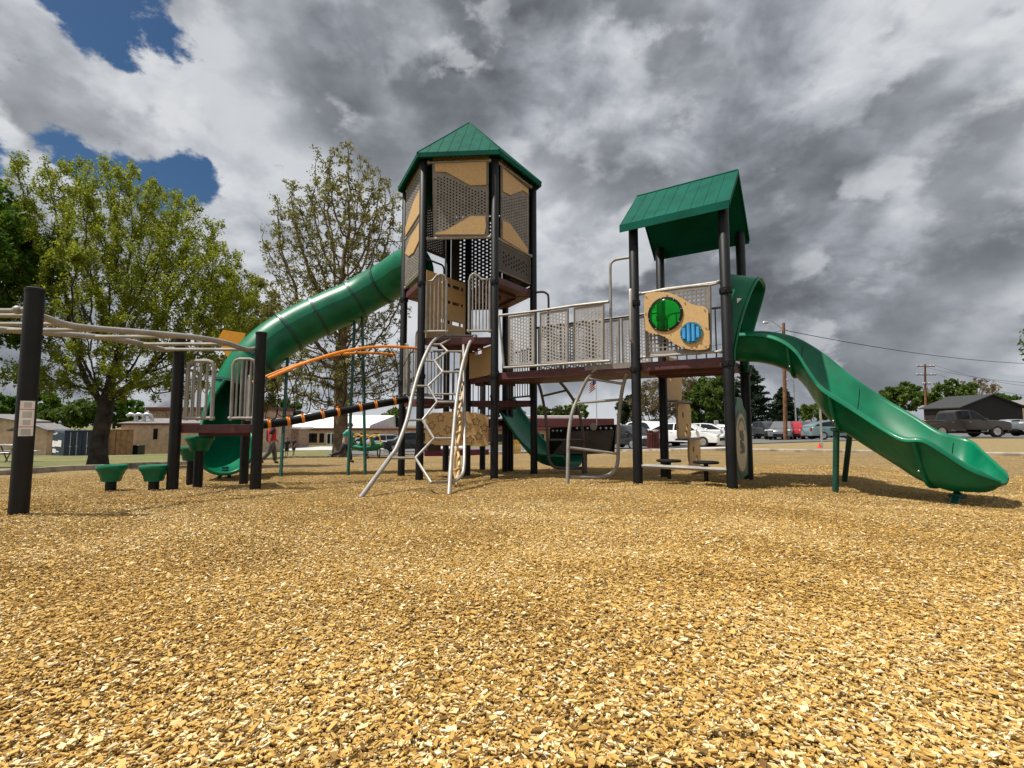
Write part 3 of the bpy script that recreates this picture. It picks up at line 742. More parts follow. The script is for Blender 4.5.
q = MB(); q.tube([at(444,335.3,7.5), at(476,336,7.5)], .02, 8); q.obj('top_bar', M['silver'], cl)
# tan twisted climber behind it
tc = part_empty('vine_climber', PS)
for ph in (0, math.pi):
    pts = [];
    for k in range(41):
        t = k/40; y = 341+(486-341)*t; x = 466-9*t-3*math.sin(t*3)+2.6*math.sin(ph+t*13); pts.append(at(x, y, 7.75-1.35*t+.08*math.cos(ph+t*13)))
    q = MB(); q.tube(pts, .02, 8); q.obj('vine_strand', M['tan'], tc)
for k in range(7):
    t = (k+.5)/7; y = 350+130*t; x = 466-9*t-3*math.sin(t*3); q = MB(); q.tube([at(x-2.6, y, 7.7-1.35*t), at(x+2.6, y-3, 7.76-1.35*t)], .014, 6); q.obj('vine_link', M['tan'], tc)
q = MB(); q.tube(curve_pts([at(463.5,345,7.2), at(464.3,400,6.8), at(464.5,450,6.3), at(463.5,470,6.1), at(460,477,6.0), at(452,483,5.9)], 5), .02, 8); q.obj('vine_frame', M['silver'], tc)
# ---- the two curved ladders at the bridge
def ladder(name, left, right, rungs, m, r=.024):
    o = part_empty(name, PS)
    for Lp in (left, right):
        if Lp: q = MB(); q.tube(curve_pts([at(*p) for p in Lp], 5), r, 10); q.obj('ladder_rail', M[m], o)
    for a, b in rungs:
        q = MB(); q.tube([at(*a), at(*b)], r*.72, 8); q.obj('rung', M[m], o)
    return o
ladder('curved_ladder', [(567.5,484,6.42),(568,458,6.45),(568.7,435.5,6.5),(572,413.4,6.55),(578,398,6.58),(585,383,6.56),(592,373,6.5),(598,367,6.42)],
       [(570,477,6.44),(585,477.3,6.5),(600,477.3,6.55),(609,475,6.6),(614.5,470.5,6.6),(617.7,462,6.62),(618.2,442,6.6),(619,416,6.55),(622,391,6.45),(626,375,6.35),(628.5,364.5,6.25)],
       [((589,378.5,6.52),(624,384,6.4)),((576.5,403,6.57),(619.5,399.7,6.48)),((569.5,447.5,6.47),(618,453.8,6.6))], 'silver')
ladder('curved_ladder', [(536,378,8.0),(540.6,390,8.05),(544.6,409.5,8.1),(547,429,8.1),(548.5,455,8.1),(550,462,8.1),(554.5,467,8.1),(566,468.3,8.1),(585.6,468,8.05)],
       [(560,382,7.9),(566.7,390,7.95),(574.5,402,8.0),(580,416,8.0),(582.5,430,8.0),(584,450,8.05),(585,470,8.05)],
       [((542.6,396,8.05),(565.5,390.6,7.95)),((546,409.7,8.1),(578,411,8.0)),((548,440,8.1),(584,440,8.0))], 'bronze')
# ---- dark rock panel behind the bridge
rk = MB(); C0 = at(551,455,8.6); a = [at(550,428,8.7), at(616,424.5,8.2), at(614,453,8.2), at(548,456,8.7)]
rk.loft([a, [p+Vector((.02,.05,0)) for p in a]], True, True); rko = rk.obj('dark_crawl_panel', M['black'], PS, 20)
b = [at(572,431,8.45), at(614,430,8.15), at(611,449,8.15), at(606,453,8.15), at(552,454.5,8.55)]
rk = MB(); rk.loft([b, [p+Vector((.01,.03,0)) for p in b]], True, True); rk.obj('brown_ramp_face', M['brownpanel'], rko, 20)
rk = MB()
for x in (577,582,587.5,600.5,606,611,553,557,561): rk.ball(at(x, 428.5 if x > 570 else 431, 8.12+ (616-x)*.0088), .022, 8, 5)
rk.obj('bolt_set', M['bolt'], rko)
rk = MB(); g0 = at(593.5,427,8.1); rk.lathe([(.055,-.02),(.06,0),(.055,.02)], g0, 14, (1,0,0), UP, (0,-1,0)); rk.obj('grey_cap', M['silver'], rko)
leg(rko, 584.5, 8.35, at(584.5,452,8.4), .045, 'bronze')
# ---- rear straight slide
rs = []
for x, y, D, w in ((502,402,9.3,0),(512,418,9.15,0),(523,434,9.0,0),(533,447,8.85,0),(545,457,8.7,0),(560,460.5,8.55,0),(574,461,8.45,0)):
    c = at(x, y, D); rs.append(tuple(c+Vector((-.18,-.22,.09)))+tuple(c+Vector((.2,.24,.09)))+(.17,))
q = MB(); q.loft(uslide(crom(rs, 4), .03), True, True); q.obj('rear_slide', M['green'], PS, 50)
# ---- balance rail with two discs
br = part_empty('balance_rail', PS); zb = CH+slope(467)*5.9
q = MB(); q.tube([P1+UP*zb+bd*.05, P3+UP*zb-bd*.05], .026, 8); q.obj('rail', M['silver'], br)
for t in (.32, .72):
    q = MB(); c = P1+bd*TS*t+bn*.12+UP*(zb+.05); q.lathe([(.025,-.2),(.025,0),(.135,.0),(.145,.008),(.145,.018),(.135,.026),(.02,.028)], c, 20); q.obj('standing_disc', M['black'], br)
# ---- tan stepped panels behind the right tower
stp = part_empty('stepped_climber', PS)
for (x0,y0,x1,y1,D,hol) in ((665.5,358,680,401,7.35,((670,378),(675,371))),(677,404,689.5,438.5,7.5,((682,415),(686,427),(685,433))),(688.5,437,699,467,7.65,((692.5,449),(696,458)))):
    A = at(x0, y0, D-.1); B = at(x1, y0, D+.35); A = Vector((A.x, A.y, 0)); B = Vector((B.x, B.y, 0)); O, d, n = frame(A, B)
    z0 = onplane((x0+x1)/2, y1, A, B)[1]; z1 = onplane((x0+x1)/2, y0, A, B)[1]; Lp = (B-A).length
    poly = [(0,z0+.03),(.03,z0),(Lp-.03,z0),(Lp,z0+.05),(Lp+.02,(z0+z1)/2),(Lp,z1-.06),(Lp-.05,z1),(.05,z1),(0,z1-.04),(-.02,(z0+z1)/2)]
    hs = [onplane(h[0], h[1], A, B) for h in hol]
    prf = [[(h[0]+.05*math.cos(k), h[1]+.05*math.sin(k)) for k in np.linspace(0, 6.28, 9)[:-1]] for h in hs]
    panel('step_panel', A, B, poly, keep=lambda i, j: False, cs=.015, m='tan', framer=0, t=.03, parent=stp, perf=prf)
    q = MB(); q.box(O+d*Lp/2+UP*(z0-.01)+n*.06, (Lp*.5, .1, .015), d, n, UP); q.obj('step_tread', M['gray'], stp)
# ---- green emblem panel between the posts of the right tower
O, d, n = frame(P3, P4); n = n if n.dot(Vector((0,-1,0))) > 0 else -n
zt = CH+slope(398)*5.8; zb_ = CH+slope(479)*5.75
W_ = TS
pl = []
out = [(.10,0),(.5,-.02),(.90,0),(.93,.12),(.95,.5),(.93,.8),(.88,.86),(.80,.87),(.70,.92),(.66,1.0),(.5,1.02),(.34,1.0),(.30,.92),(.20,.87),(.12,.86),(.07,.8),(.05,.5),(.07,.12)]
pl = [(a*W_, zb_+(zt-zb_)*b) for a, b in out]
nn2 = Vector((d.y, -d.x, 0)); nn2 = nn2 if nn2.dot(-P3) > 0 else -nn2
q = MB(); q.prism(pl, O, d, UP, nn2, -.015, .015); ep = q.obj('emblem_panel', M['green'], PS, 20)
zc = (zt+zb_)/2-.06*(zt-zb_); ra, rb = .36*W_, .40*(zt-zb_)
def oval(k, o0, o1, m, nm, par):
    q = MB(); q.prism([(W_/2+ra*k*math.cos(a), zc+rb*k*math.sin(a)) for a in np.linspace(0, 2*math.pi, 40)[:-1]], O, d, UP, nn2, o0, o1); return q.obj(nm, M[m], par, 20)
oval(1.05, .014, .02, 'greenpole', 'oval_border', ep); ov = oval(.92, .019, .025, 'cream', 'cream_oval', ep)
M['darkprint'] = mat('dark green print', (.02,.05,.04), .5)
q = MB()
for s, z, w, h in ((.47,.56,.10,.05),(.5,.52,.12,.04),(.53,.485,.08,.05),(.44,.44,.06,.05),(.5,.40,.11,.05),(.55,.36,.10,.05),(.51,.32,.13,.03)):
    q = MB(); q.prism(rect(W_*s-w, zb_+(zt-zb_)*z-h*.6, W_*s+w, zb_+(zt-zb_)*z+h*.6), O, d, UP, nn2, .024+.001*h*20, .028+.001*h*20); q.obj('emblem_mark', M['darkprint'], ep, 20)
for k in range(9):
    q = MB(); a = math.pi*(.2+.6*k/8); q.prism(rect(W_/2+ra*.72*math.cos(a)-.012, zc+rb*.74*math.sin(a)-.02, W_/2+ra*.72*math.cos(a)+.012, zc+rb*.74*math.sin(a)+.02), O, d, UP, nn2, .024, .028); q.obj('emblem_mark', M['darkprint'], ep, 20)

# =================================================================== stepping pods (each stands on its own post)
def pod(px, D, ytop, r, label):
    g = ground(px, D); zt = CH+slope(ytop)*D
    t = thing('stepping_pod', g, label, 'stepping pod', 'green stepping pods left of the tower')
    q = MB(); q.lathe([(.055, g.z-.1), (.055, zt-.16)], (g.x, g.y, 0), 16); q.obj('pod_post', M['post'], t)
    q = MB(); q.lathe([(.10,zt-.185),(r*.62,zt-.18),(r*.66,zt-.16),(r*.70,zt-.125),(r*.80,zt-.10),(r*.84,zt-.075),(r*.96,zt-.055),(r,zt-.035),(r,zt-.015),(r*.95,zt-.002),(r*.85,zt),(r*.3,zt+.004),(.01,zt+.004)], (g.x, g.y, 0), 28); q.obj('pod_top', M['green'], t)
pod(110.5, 5.9, 465, .155, 'low green stepping pod nearest the lone stickered post')
pod(153.5, 5.98, 465, .157, 'low green stepping pod close beside the ladder deck post')
pod(197.5, 6.35, 436, .165, 'tallest green stepping pod in front of the left deck')
pod(190.5, 6.75, 446.5, .165, 'middle height green stepping pod half hidden behind the tallest pod')
# =================================================================== ground sheets
def polar(name, azs, r0f, r1f, nr, zoff, m, geom=False, **kw):
    V = []; n = len(azs)
    azs = np.array(azs); r0 = np.array([r0f(a) for a in azs]); r1 = np.array([r1f(a) for a in azs])
    for i in range(nr+1):
        t = i/nr; r = r0*(r1/r0)**t if geom else r0+(r1-r0)*t
        x = r*np.sin(azs); y = r*np.cos(azs); z = tz(x, y)+zoff(x, y, r, azs) if callable(zoff) else tz(x, y)+zoff
        V.append(np.stack([x, y, z], 1))
    V = np.concatenate(V); q = []
    i = np.arange(nr)[:, None]*n; j = np.arange(n-1)[None, :]
    q = np.stack([i+j, i+j+1, i+n+j+1, i+n+j], -1).reshape(-1, 4)[:, ::-1]
    me = npmesh(name, V, q, m, smooth=True); return link(name, me, None, None, **kw)
full = np.unique(np.concatenate([np.linspace(-math.pi, math.pi, 90), np.linspace(-.9, .9, 260)]))
def soil():
    m = bpy.data.materials.new('dry spring grass'); nt, N, L = nodes(m); b = N['Principled BSDF']; tc = N.new('ShaderNodeTexCoord')
    def noise(s, d=6, r=.6):
        n = N.new('ShaderNodeTexNoise'); n.inputs['Scale'].default_value = s; n.inputs['Detail'].default_value = d; n.inputs['Roughness'].default_value = r; L.new(tc.outputs['Object'], n.inputs['Vector']); return n
    n1 = noise(.35); n2 = noise(9, 8, .75); n3 = noise(60, 3)
    sp = N.new('ShaderNodeSeparateXYZ'); L.new(tc.outputs['Object'], sp.inputs[0])
    mr = N.new('ShaderNodeMapRange'); mr.inputs[1].default_value = -6; mr.inputs[2].default_value = 6; mr.inputs[3].default_value = .09; mr.inputs[4].default_value = -.3; L.new(sp.outputs['X'], mr.inputs[0])
    ad = N.new('ShaderNodeMath'); L.new(n1.outputs['Fac'], ad.inputs[0]); L.new(mr.outputs[0], ad.inputs[1])
    r1 = N.new('ShaderNodeValToRGB'); e_ = r1.color_ramp.elements; e_[0].position = .32; e_[0].color = (.24,.185,.085,1); e_[1].position = .66; e_[1].color = (.105,.12,.03,1)
    q = e_.new(.48); q.color = (.18,.165,.06,1); L.new(ad.outputs[0], r1.inputs[0])
    r2 = N.new('ShaderNodeValToRGB'); r2.color_ramp.elements[0].position = .3; r2.color_ramp.elements[0].color = (.45,.45,.45,1); r2.color_ramp.elements[1].position = .7; r2.color_ramp.elements[1].color = (1.35,1.3,1.2,1); L.new(n2.outputs['Fac'], r2.inputs[0])
    mx = N.new('ShaderNodeMix'); mx.data_type = 'RGBA'; mx.blend_type = 'MULTIPLY'; mx.inputs[0].default_value = 1; L.new(r1.outputs[0], mx.inputs[6]); L.new(r2.outputs[0], mx.inputs[7]); L.new(mx.outputs[2], b.inputs['Base Color'])
    b.inputs['Roughness'].default_value = .95; bp = N.new('ShaderNodeBump'); bp.inputs['Strength'].default_value = .6; bp.inputs['Distance'].default_value = .03; L.new(n3.outputs['Fac'], bp.inputs['Height']); L.new(bp.outputs[0], b.inputs['Normal']); return m
def asphalt(name, col, cracks=True):
    m = bpy.data.materials.new(name); nt, N, L = nodes(m); b = N['Principled BSDF']; tc = N.new('ShaderNodeTexCoord')
    n1 = N.new('ShaderNodeTexNoise'); n1.inputs['Scale'].default_value = .3; n1.inputs['Detail'].default_value = 8; n2 = N.new('ShaderNodeTexNoise'); n2.inputs['Scale'].default_value = 90
    for n in (n1, n2): L.new(tc.outputs['Object'], n.inputs['Vector'])
    mx = N.new('ShaderNodeMix'); mx.data_type = 'RGBA'; mx.inputs[6].default_value = (*[c*.7 for c in col],1); mx.inputs[7].default_value = (*[c*1.25 for c in col],1); L.new(n1.outputs['Fac'], mx.inputs[0])
    m2 = N.new('ShaderNodeMix'); m2.data_type = 'RGBA'; m2.blend_type = 'OVERLAY'; m2.inputs[0].default_value = .5; L.new(mx.outputs[2], m2.inputs[6]); L.new(n2.outputs['Color'], m2.inputs[7]); hs = N.new('ShaderNodeHueSaturation'); hs.inputs['Saturation'].default_value = .25; L.new(m2.outputs[2], hs.inputs['Color']); L.new(hs.outputs[0], b.inputs['Base Color']); b.inputs['Roughness'].default_value = .9; return m
M['soil'] = soil(); M['asphalt'] = asphalt('worn asphalt', (.10,.10,.105)); M['concrete'] = asphalt('pale concrete', (.42,.40,.36)); M['kerb'] = mat('weathered concrete kerb', (.30,.255,.20), .9, 0, .25, 3, .4, 60)
polar('ground', full, lambda a: .25, lambda a: 900., 150, lambda x, y, r, a: np.where(r < edge_r(a)-.2, -.07, 0.), M['soil'], True, kind='structure')
# ---- the bed of wood chips
def chipbed():
    m = bpy.data.materials.new('wood chip bed'); nt, N, L = nodes(m); b = N['Principled BSDF']; tc = N.new('ShaderNodeTexCoord')
    v = []
    nz = N.new('ShaderNodeTexNoise'); nz.inputs['Scale'].default_value = 7; nz.inputs['Detail'].default_value = 3; L.new(tc.outputs['Object'], nz.inputs['Vector'])
    va = N.new('ShaderNodeVectorMath'); va.operation = 'MULTIPLY_ADD'; va.inputs[1].default_value = (.12,.12,.12); L.new(nz.outputs['Color'], va.inputs[0]); L.new(tc.outputs['Object'], va.inputs[2])
    for rot, sc in ((0.5,(115,48,50)),(1.9,(48,120,50))):
        mp = N.new('ShaderNodeMapping'); mp.inputs['Rotation'].default_value = (0,0,rot); mp.inputs['Scale'].default_value = sc; L.new(va.outputs[0], mp.inputs['Vector'])
        k = N.new('ShaderNodeTexVoronoi'); k.inputs['Scale'].default_value = 1; L.new(mp.outputs[0], k.inputs['Vector']); v.append(k)
    n2 = N.new('ShaderNodeTexNoise'); n2.inputs['Scale'].default_value = 14; L.new(tc.outputs['Object'], n2.inputs['Vector'])
    gt = N.new('ShaderNodeMath'); gt.operation = 'GREATER_THAN'; gt.inputs[1].default_value = .5; L.new(n2.outputs['Fac'], gt.inputs[0])
    mc = N.new('ShaderNodeMix'); mc.data_type = 'RGBA'; L.new(gt.outputs[0], mc.inputs[0]); L.new(v[0].outputs['Color'], mc.inputs[6]); L.new(v[1].outputs['Color'], mc.inputs[7])
    md = N.new('ShaderNodeMix'); L.new(gt.outputs[0], md.inputs[0]); L.new(v[0].outputs['Distance'], md.inputs[2]); L.new(v[1].outputs['Distance'], md.inputs[3])
    sp = N.new('ShaderNodeSeparateColor'); L.new(mc.outputs[2], sp.inputs[0])
    cr = N.new('ShaderNodeValToRGB'); e_ = cr.color_ramp.elements; e_[0].color = (*CHIP[0][1],1); e_[1].color = (*CHIP[-1][1],1); e_[1].position = CHIP[-1][0]
    for p, c in CHIP[1:-1]: q = e_.new(p); q.color = (*c,1)
    L.new(sp.outputs[0], cr.inputs[0])
    # broad, slow variation of the bed
    n3 = N.new('ShaderNodeTexNoise'); n3.inputs['Scale'].default_value = .8; n3.inputs['Detail'].default_value = 3; L.new(tc.outputs['Object'], n3.inputs['Vector'])
    mr = N.new('ShaderNodeMapRange'); mr.inputs[1].default_value = .3; mr.inputs[2].default_value = .7; mr.inputs[3].default_value = .82; mr.inputs[4].default_value = 1.12; L.new(n3.outputs['Fac'], mr.inputs[0])
    hs = N.new('ShaderNodeHueSaturation'); L.new(mr.outputs[0], hs.inputs['Value']); L.new(cr.outputs[0], hs.inputs['Color']); L.new(hs.outputs[0], b.inputs['Base Color'])
    b.inputs['Roughness'].default_value = .85
    bp = N.new('ShaderNodeBump'); bp.inputs['Strength'].default_value = 1.0; bp.inputs['Distance'].default_value = .03; bp.invert = True
    ad = N.new('ShaderNodeMath'); ad.operation = 'SUBTRACT'; L.new(md.outputs[0], ad.inputs[0]); ml = N.new('ShaderNodeMath'); ml.operation = 'MULTIPLY'; ml.inputs[1].default_value = 1.2; L.new(sp.outputs[1], ml.inputs[0]); L.new(ml.outputs[0], ad.inputs[1])
    L.new(ad.outputs[0], bp.inputs['Height']); L.new(bp.outputs[0], b.inputs['Normal']); return m
CHIP = [(0,(.13,.068,.020)),(.15,(.285,.165,.044)),(.40,(.435,.262,.068)),(.70,(.53,.34,.102)),(.88,(.59,.45,.215)),(1,(.68,.58,.39))]
def lump(x, y):
    hol = sum(-d*np.exp(-((x-a)**2+(y-b)**2)/r**2) for a, b, r, d in ((4.15,3.75,.38,.06),(-3.9,7.3,.45,.05),(1.6,7.9,.5,.04)))+sum(.008*np.exp(-((x-p.x)**2+(y-p.y)**2)/.03) for p in (AX, A1, A2, H1, H2, P1, P3, H5, P4, P2, H0))
    return hol+.016*np.sin(x*2.1+1.3*np.sin(y*1.7))*np.sin(y*2.6+.8*np.sin(x*1.3))+.007*np.sin(x*5.3+y*3.1)*np.sin(y*6.1-x*2.2)
M['chipbed'] = chipbed()
polar('chip_bed', full, lambda a: .2, lambda a: float(edge_r(a)), 170, lambda x, y, r, a: lump(x, y)*np.clip((edge_r(a)-r)/.5, 0, 1), M['chipbed'], True, kind='structure')
def scatter():
    rng = np.random.default_rng(3); n = 170000; amax = 1.02
    rs = np.geomspace(.85, 11, 2000); dens = np.minimum(20000, 20000*(2.2/rs)**1.75)*rs; cdf = np.cumsum(dens*np.gradient(rs)); tot = cdf[-1]*2*amax
    n = min(int(tot*1.6), 680000); print('CHIPS', n); r = np.interp(rng.random(n)*cdf[-1], cdf, rs); a = (rng.random(n)*2-1)*amax
    ok = r < edge_r(a)-.15; r, a = r[ok], a[ok]; n = len(r); x = r*np.sin(a); y = r*np.cos(a)
    z = tz(x, y)+lump(x, y)
    size = np.clip(np.exp(rng.normal(0, .46, n)), .35, 2.1); Ln = .0054*size; Wd = Ln*rng.uniform(.18, .65, n); T = rng.uniform(.0006, .0016, n)
    yaw = rng.random(n)*2*math.pi; pit = rng.normal(0, .17, n); rol = rng.normal(0, .24, n)
    steep = rng.random(n) < .07; pit[steep] *= 2.2
    z += np.abs(rng.normal(0, .005, n))+.0015
    cy, sy, cp, sp_, cr, sr = np.cos(yaw), np.sin(yaw), np.cos(pit), np.sin(pit), np.cos(rol), np.sin(rol)
    X = np.stack([cy*cp, sy*cp, sp_], 1); Y = np.stack([-sy*cr+cy*sp_*sr*-1, cy*cr-sy*sp_*sr, cp*sr], 1); Z = np.cross(X, Y)
    bend = rng.normal(0, .10, n)*Ln
    # seven-sided irregular splinter: tip, waist, tail (top 6, bottom 6)
    sx = np.array([-1, .75, 1, -.7]); sy_ = np.array([-.6, -1, .6, 1])
    V = np.empty((n, 8, 3)); P = np.stack([x, y, z], 1)
    for k in range(4):
        jx = sx[k]+rng.normal(0, .20, n); jy = sy_[k]+rng.normal(0, .22, n); b_ = bend*(abs(sx[k]) > .8)
        base = P+X*(Ln*jx)[:, None]+Y*(Wd*jy)[:, None]
        V[:, k] = base+Z*(T+b_)[:, None]; V[:, k+4] = base+Z*(b_-T)[:, None]
    o = np.arange(n)[:, None]*8
    quads = [(0,1,2,3)]+[(k, k+4, (k+1) % 4+4, (k+1) % 4) for k in range(4)]
    Fq = np.concatenate([o+np.array(q)[None] for q in quads], 1).reshape(-1, 4)
    patch = .10*np.sin(x*1.9+2*np.sin(y*1.1))*np.cos(y*2.3)+.08*np.sin(x*5+y*4+2*np.sin(y*3))
    tint = np.clip(rng.normal(.50, .23, n)+patch, 0, 1); gray = rng.random(n) < .07; tint[gray] = rng.uniform(0, .2, gray.sum()); pale = rng.random(n) < .12*(1+.9*np.sin(x*1.3+1+np.sin(y*2))*np.sin(y*1.9+x)); tint[pale] = rng.uniform(.85, 1, pale.sum())
    me = npmesh('wood_chips', V.reshape(-1, 3), Fq, M['chip'], np.repeat(tint, 5)); link('wood_chips', me, kind='stuff')
M['chip'] = tint_mat('wood chip', CHIP, .8, spec=.25)
scatter()
# ---- kerb round the bed
def kerb(az0, az1, n, name):
    az = np.linspace(az0, az1, n); m = MB(); rings = []
    for a in az:
        r = float(edge_r(a)); ring = []
        for dr, dz in ((-.01,-.15),(-.01,.075),(.015,.10),(.15,.10),(.175,.075),(.175,-.15)):
            x, y = (r+dr)*math.sin(a), (r+dr)*math.cos(a); x0, y0 = r*math.sin(a), r*math.cos(a); ring.append((x, y, gz(x0, y0)+dz))
        rings.append(ring)
    m.loft(rings, True, True); m.obj(name, M['kerb'], None, 40, kind='structure')
kerb(-1.0, 1.0, 150, 'kerb')
AZ = lambda u: math.atan((u-512)/F)
def sheet(name, u0, u1, D0, D1, m, off=.045, nu=60, nr=24):
    us = np.linspace(u0, u1, nu); az = [AZ(u) for u in us]
    f0 = lambda a: (np.interp(512+F*math.tan(a), [p[0] for p in D0], [p[1] for p in D0]))/math.cos(a)
    f1 = lambda a: (np.interp(512+F*math.tan(a), [p[0] for p in D1], [p[1] for p in D1]))/math.cos(a)
    return polar(name, az, f0, f1, nr, off, m, kind='structure')
sheet('parking_lot', 565, 1180, [(560,26.5),(690,29.5),(740,33),(850,34),(950,34.2),(1180,34.2)], [(560,76),(1180,76)], M['asphalt'])
sheet('driveway', 250, 470, [(250,62),(470,62)], [(250,84),(470,84)], M['concrete'])
sheet('school_lot', 330, 564, [(330,40),(470,36),(564,27)], [(330,61.5),(564,70)], M['asphalt'], .05)
sheet('footpath', 668, 742, [(668,25),(692,22.6),(705,21.6),(742,23.3)], [(668,25.4),(742,25.6)], M['concrete'], .06, 30, 10)
# =================================================================== sky, sun, camera
SUN_EL, SUN_AZ = R(64), R(-99)        # azimuth measured from +Y towards +X: the sun stands to the left
sd = Vector((math.cos(SUN_EL)*math.sin(SUN_AZ), math.cos(SUN_EL)*math.cos(SUN_AZ), math.sin(SUN_EL)))
sl_ = bpy.data.lights.new('sun', 'SUN'); sl_.energy = 5.0; sl_.angle = R(.55); sl_.color = (1.0,.95,.86)
so = bpy.data.objects.new('sun', sl_); COL.objects.link(so); so.rotation_euler = (-sd).to_track_quat('-Z', 'Y').to_euler()
w = bpy.data.worlds.new('World'); S.world = w; w.use_nodes = True; N = w.node_tree.nodes; L = w.node_tree.links
bg = N['Background']; bg.inputs['Strength'].default_value = .062
sk_ = N.new('ShaderNodeTexSky'); sk_.sky_type = 'NISHITA'; sk_.sun_disc = False; sk_.sun_elevation = SUN_EL; sk_.sun_rotation = SUN_AZ
tc = N.new('ShaderNodeTexCoord'); nv = N.new('ShaderNodeVectorMath'); nv.operation = 'NORMALIZE'; L.new(tc.outputs['Generated'], nv.inputs[0])
sp = N.new('ShaderNodeSeparateXYZ'); L.new(nv.outputs[0], sp.inputs[0])
def mth(op, a, b=None, c=None, clamp=False):
    n = N.new('ShaderNodeMath'); n.operation = op; n.use_clamp = clamp
    for i, v in enumerate((a, b, c)):
        if v is None: continue
        if isinstance(v, (int, float)): n.inputs[i].default_value = v
        else: L.new(v, n.inputs[i])
    return n.outputs[0]
# the cloud field lives on the sphere of directions, flattened upwards so that far banks lie in layers
cb = N.new('ShaderNodeVectorMath'); cb.operation = 'MULTIPLY'; cb.inputs[1].default_value = (1,1,1.5); L.new(nv.outputs[0], cb.inputs[0])
def wn(scale, det=8, rough=.55, off=(0,0,0), src=None, dist=0):
    mp = N.new('ShaderNodeMapping'); mp.inputs['Location'].default_value = off; L.new(src or cb.outputs[0], mp.inputs['Vector'])
    n = N.new('ShaderNodeTexNoise'); n.inputs['Scale'].default_value = scale; n.inputs['Detail'].default_value = det; n.inputs['Roughness'].default_value = rough; n.inputs['Distortion'].default_value = dist
    L.new(mp.outputs[0], n.inputs['Vector']); return n.outputs['Fac']
def lobe(px, py, width):
    """1 in the middle of a patch of sky, falling to 0 at 'width' radians"""
    d = ray(px, py).normalized(); n = N.new('ShaderNodeVectorMath'); n.operation = 'DOT_PRODUCT'; L.new(nv.outputs[0], n.inputs[0]); n.inputs[1].default_value = d
    mr = N.new('ShaderNodeMapRange'); mr.interpolation_type = 'SMOOTHSTEP'; mr.inputs[1].default_value = math.cos(width); mr.inputs[2].default_value = 1; L.new(n.outputs['Value'], mr.inputs[0]); return mr.outputs[0]
def lsum(items):
    s = None
    for px, py, wd, amp in items:
        t = mth('MULTIPLY', lobe(px, py, wd), amp); s = t if s is None else mth('ADD', s, t)
    return s
shape = wn(4.2, 12, .60, (3.1,1.7,0), dist=0)
holes = lsum([(40,0,.16,-.22),(130,18,.10,-.16),(215,25,.10,-.17),(10,150,.12,-.16),(150,165,.11,-.20),(205,188,.08,-.14),(95,150,.08,-.10),(110,330,.16,-.13),(40,360,.12,-.12),(150,70,.16,.10),(250,110,.16,.08)])
rc = N.new('ShaderNodeMapRange'); rc.interpolation_type = 'SMOOTHSTEP'; rc.inputs[1].default_value = -.50; rc.inputs[2].default_value = -.20; rc.inputs[4].default_value = .26; L.new(sp.outputs['X'], rc.inputs[0]); rightc = rc.outputs[0]
cov = mth('ADD', mth('ADD', mth('MULTIPLY_ADD', shape, 1.5, -.25), holes), mth('ADD', .17, rightc))
mr = N.new('ShaderNodeMapRange'); mr.interpolation_type = 'SMOOTHSTEP'; mr.inputs[1].default_value = .43; mr.inputs[2].default_value = .52; L.new(cov, mr.inputs[0]); cover = mr.outputs[0]
# thickness of the cloud sheet: thick bellies are grey, thin edges and sunward shoulders white
o1 = (8.3,2.2,0); t1 = wn(2.2, 10, .50, o1, dist=.08); t1b = wn(2.2, 7, .50, (o1[0]+.07, o1[1], -.10), dist=.08)
t2 = wn(6.0, 10, .55, (1.3,5.2,0), dist=.4); t2b = wn(6.0, 7, .55, (1.3+.03,5.2,-.04), dist=.4)
relief = mth('ADD', mth('MULTIPLY', mth('SUBTRACT', t1, t1b), -1.3), mth('MULTIPLY', mth('SUBTRACT', t2, t2b), -.8))
t3 = wn(4.6, 9, .55, (5.7,9.1,0), dist=.25); puff = mth('MULTIPLY', mth('SUBTRACT', mth('ABSOLUTE', mth('SUBTRACT', t3, .5)), .09), -.75)
bell = lsum([(890,90,.40,.20),(700,120,.3,.06),(740,250,.3,.05),(600,10,.45,.15),(830,215,.38,.13),(950,372,.16,-.08),(480,30,.28,.09),(340,40,.16,.06),(560,70,.22,.06),(720,330,.22,.05),(130,85,.30,-.07),(230,165,.26,-.05),(300,110,.16,-.04),(420,100,.14,-.04),(640,160,.16,-.05),(860,95,.10,-.05),(985,170,.10,-.06),(640,300,.2,-.06),(590,250,.14,.03),(250,270,.26,-.06),(985,180,.12,-.06),(760,95,.12,.06),(1000,60,.2,-.04)])
back = N.new('ShaderNodeMapRange'); back.interpolation_type = 'SMOOTHSTEP'; back.inputs[1].default_value = .15; back.inputs[2].default_value = -.55; back.inputs[4].default_value = -.22; L.new(sp.outputs['Y'], back.inputs[0])  # whiter cloud behind the camera, added unseen as fill for front faces
tk = mth('ADD', mth('ADD', mth('ADD', mth('MULTIPLY', t1, 1.35), mth('MULTIPLY', t2, .50)), mth('MULTIPLY', bell, .75)), mth('ADD', relief, puff))
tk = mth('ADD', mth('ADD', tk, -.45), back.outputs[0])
cr = N.new('ShaderNodeValToRGB'); e_ = cr.color_ramp.elements; e_[0].position = .34; e_[0].color = (.88,.90,.93,1); e_[1].position = .95; e_[1].color = (.14,.15,.17,1)
for p, c in ((.44,(.72,.75,.80)),(.55,(.54,.575,.635)),(.68,(.335,.36,.405)),(.80,(.22,.238,.27))): q = e_.new(p); q.color = (*c, 1)
L.new(tk, cr.inputs[0])
ccol = cr.outputs[0]
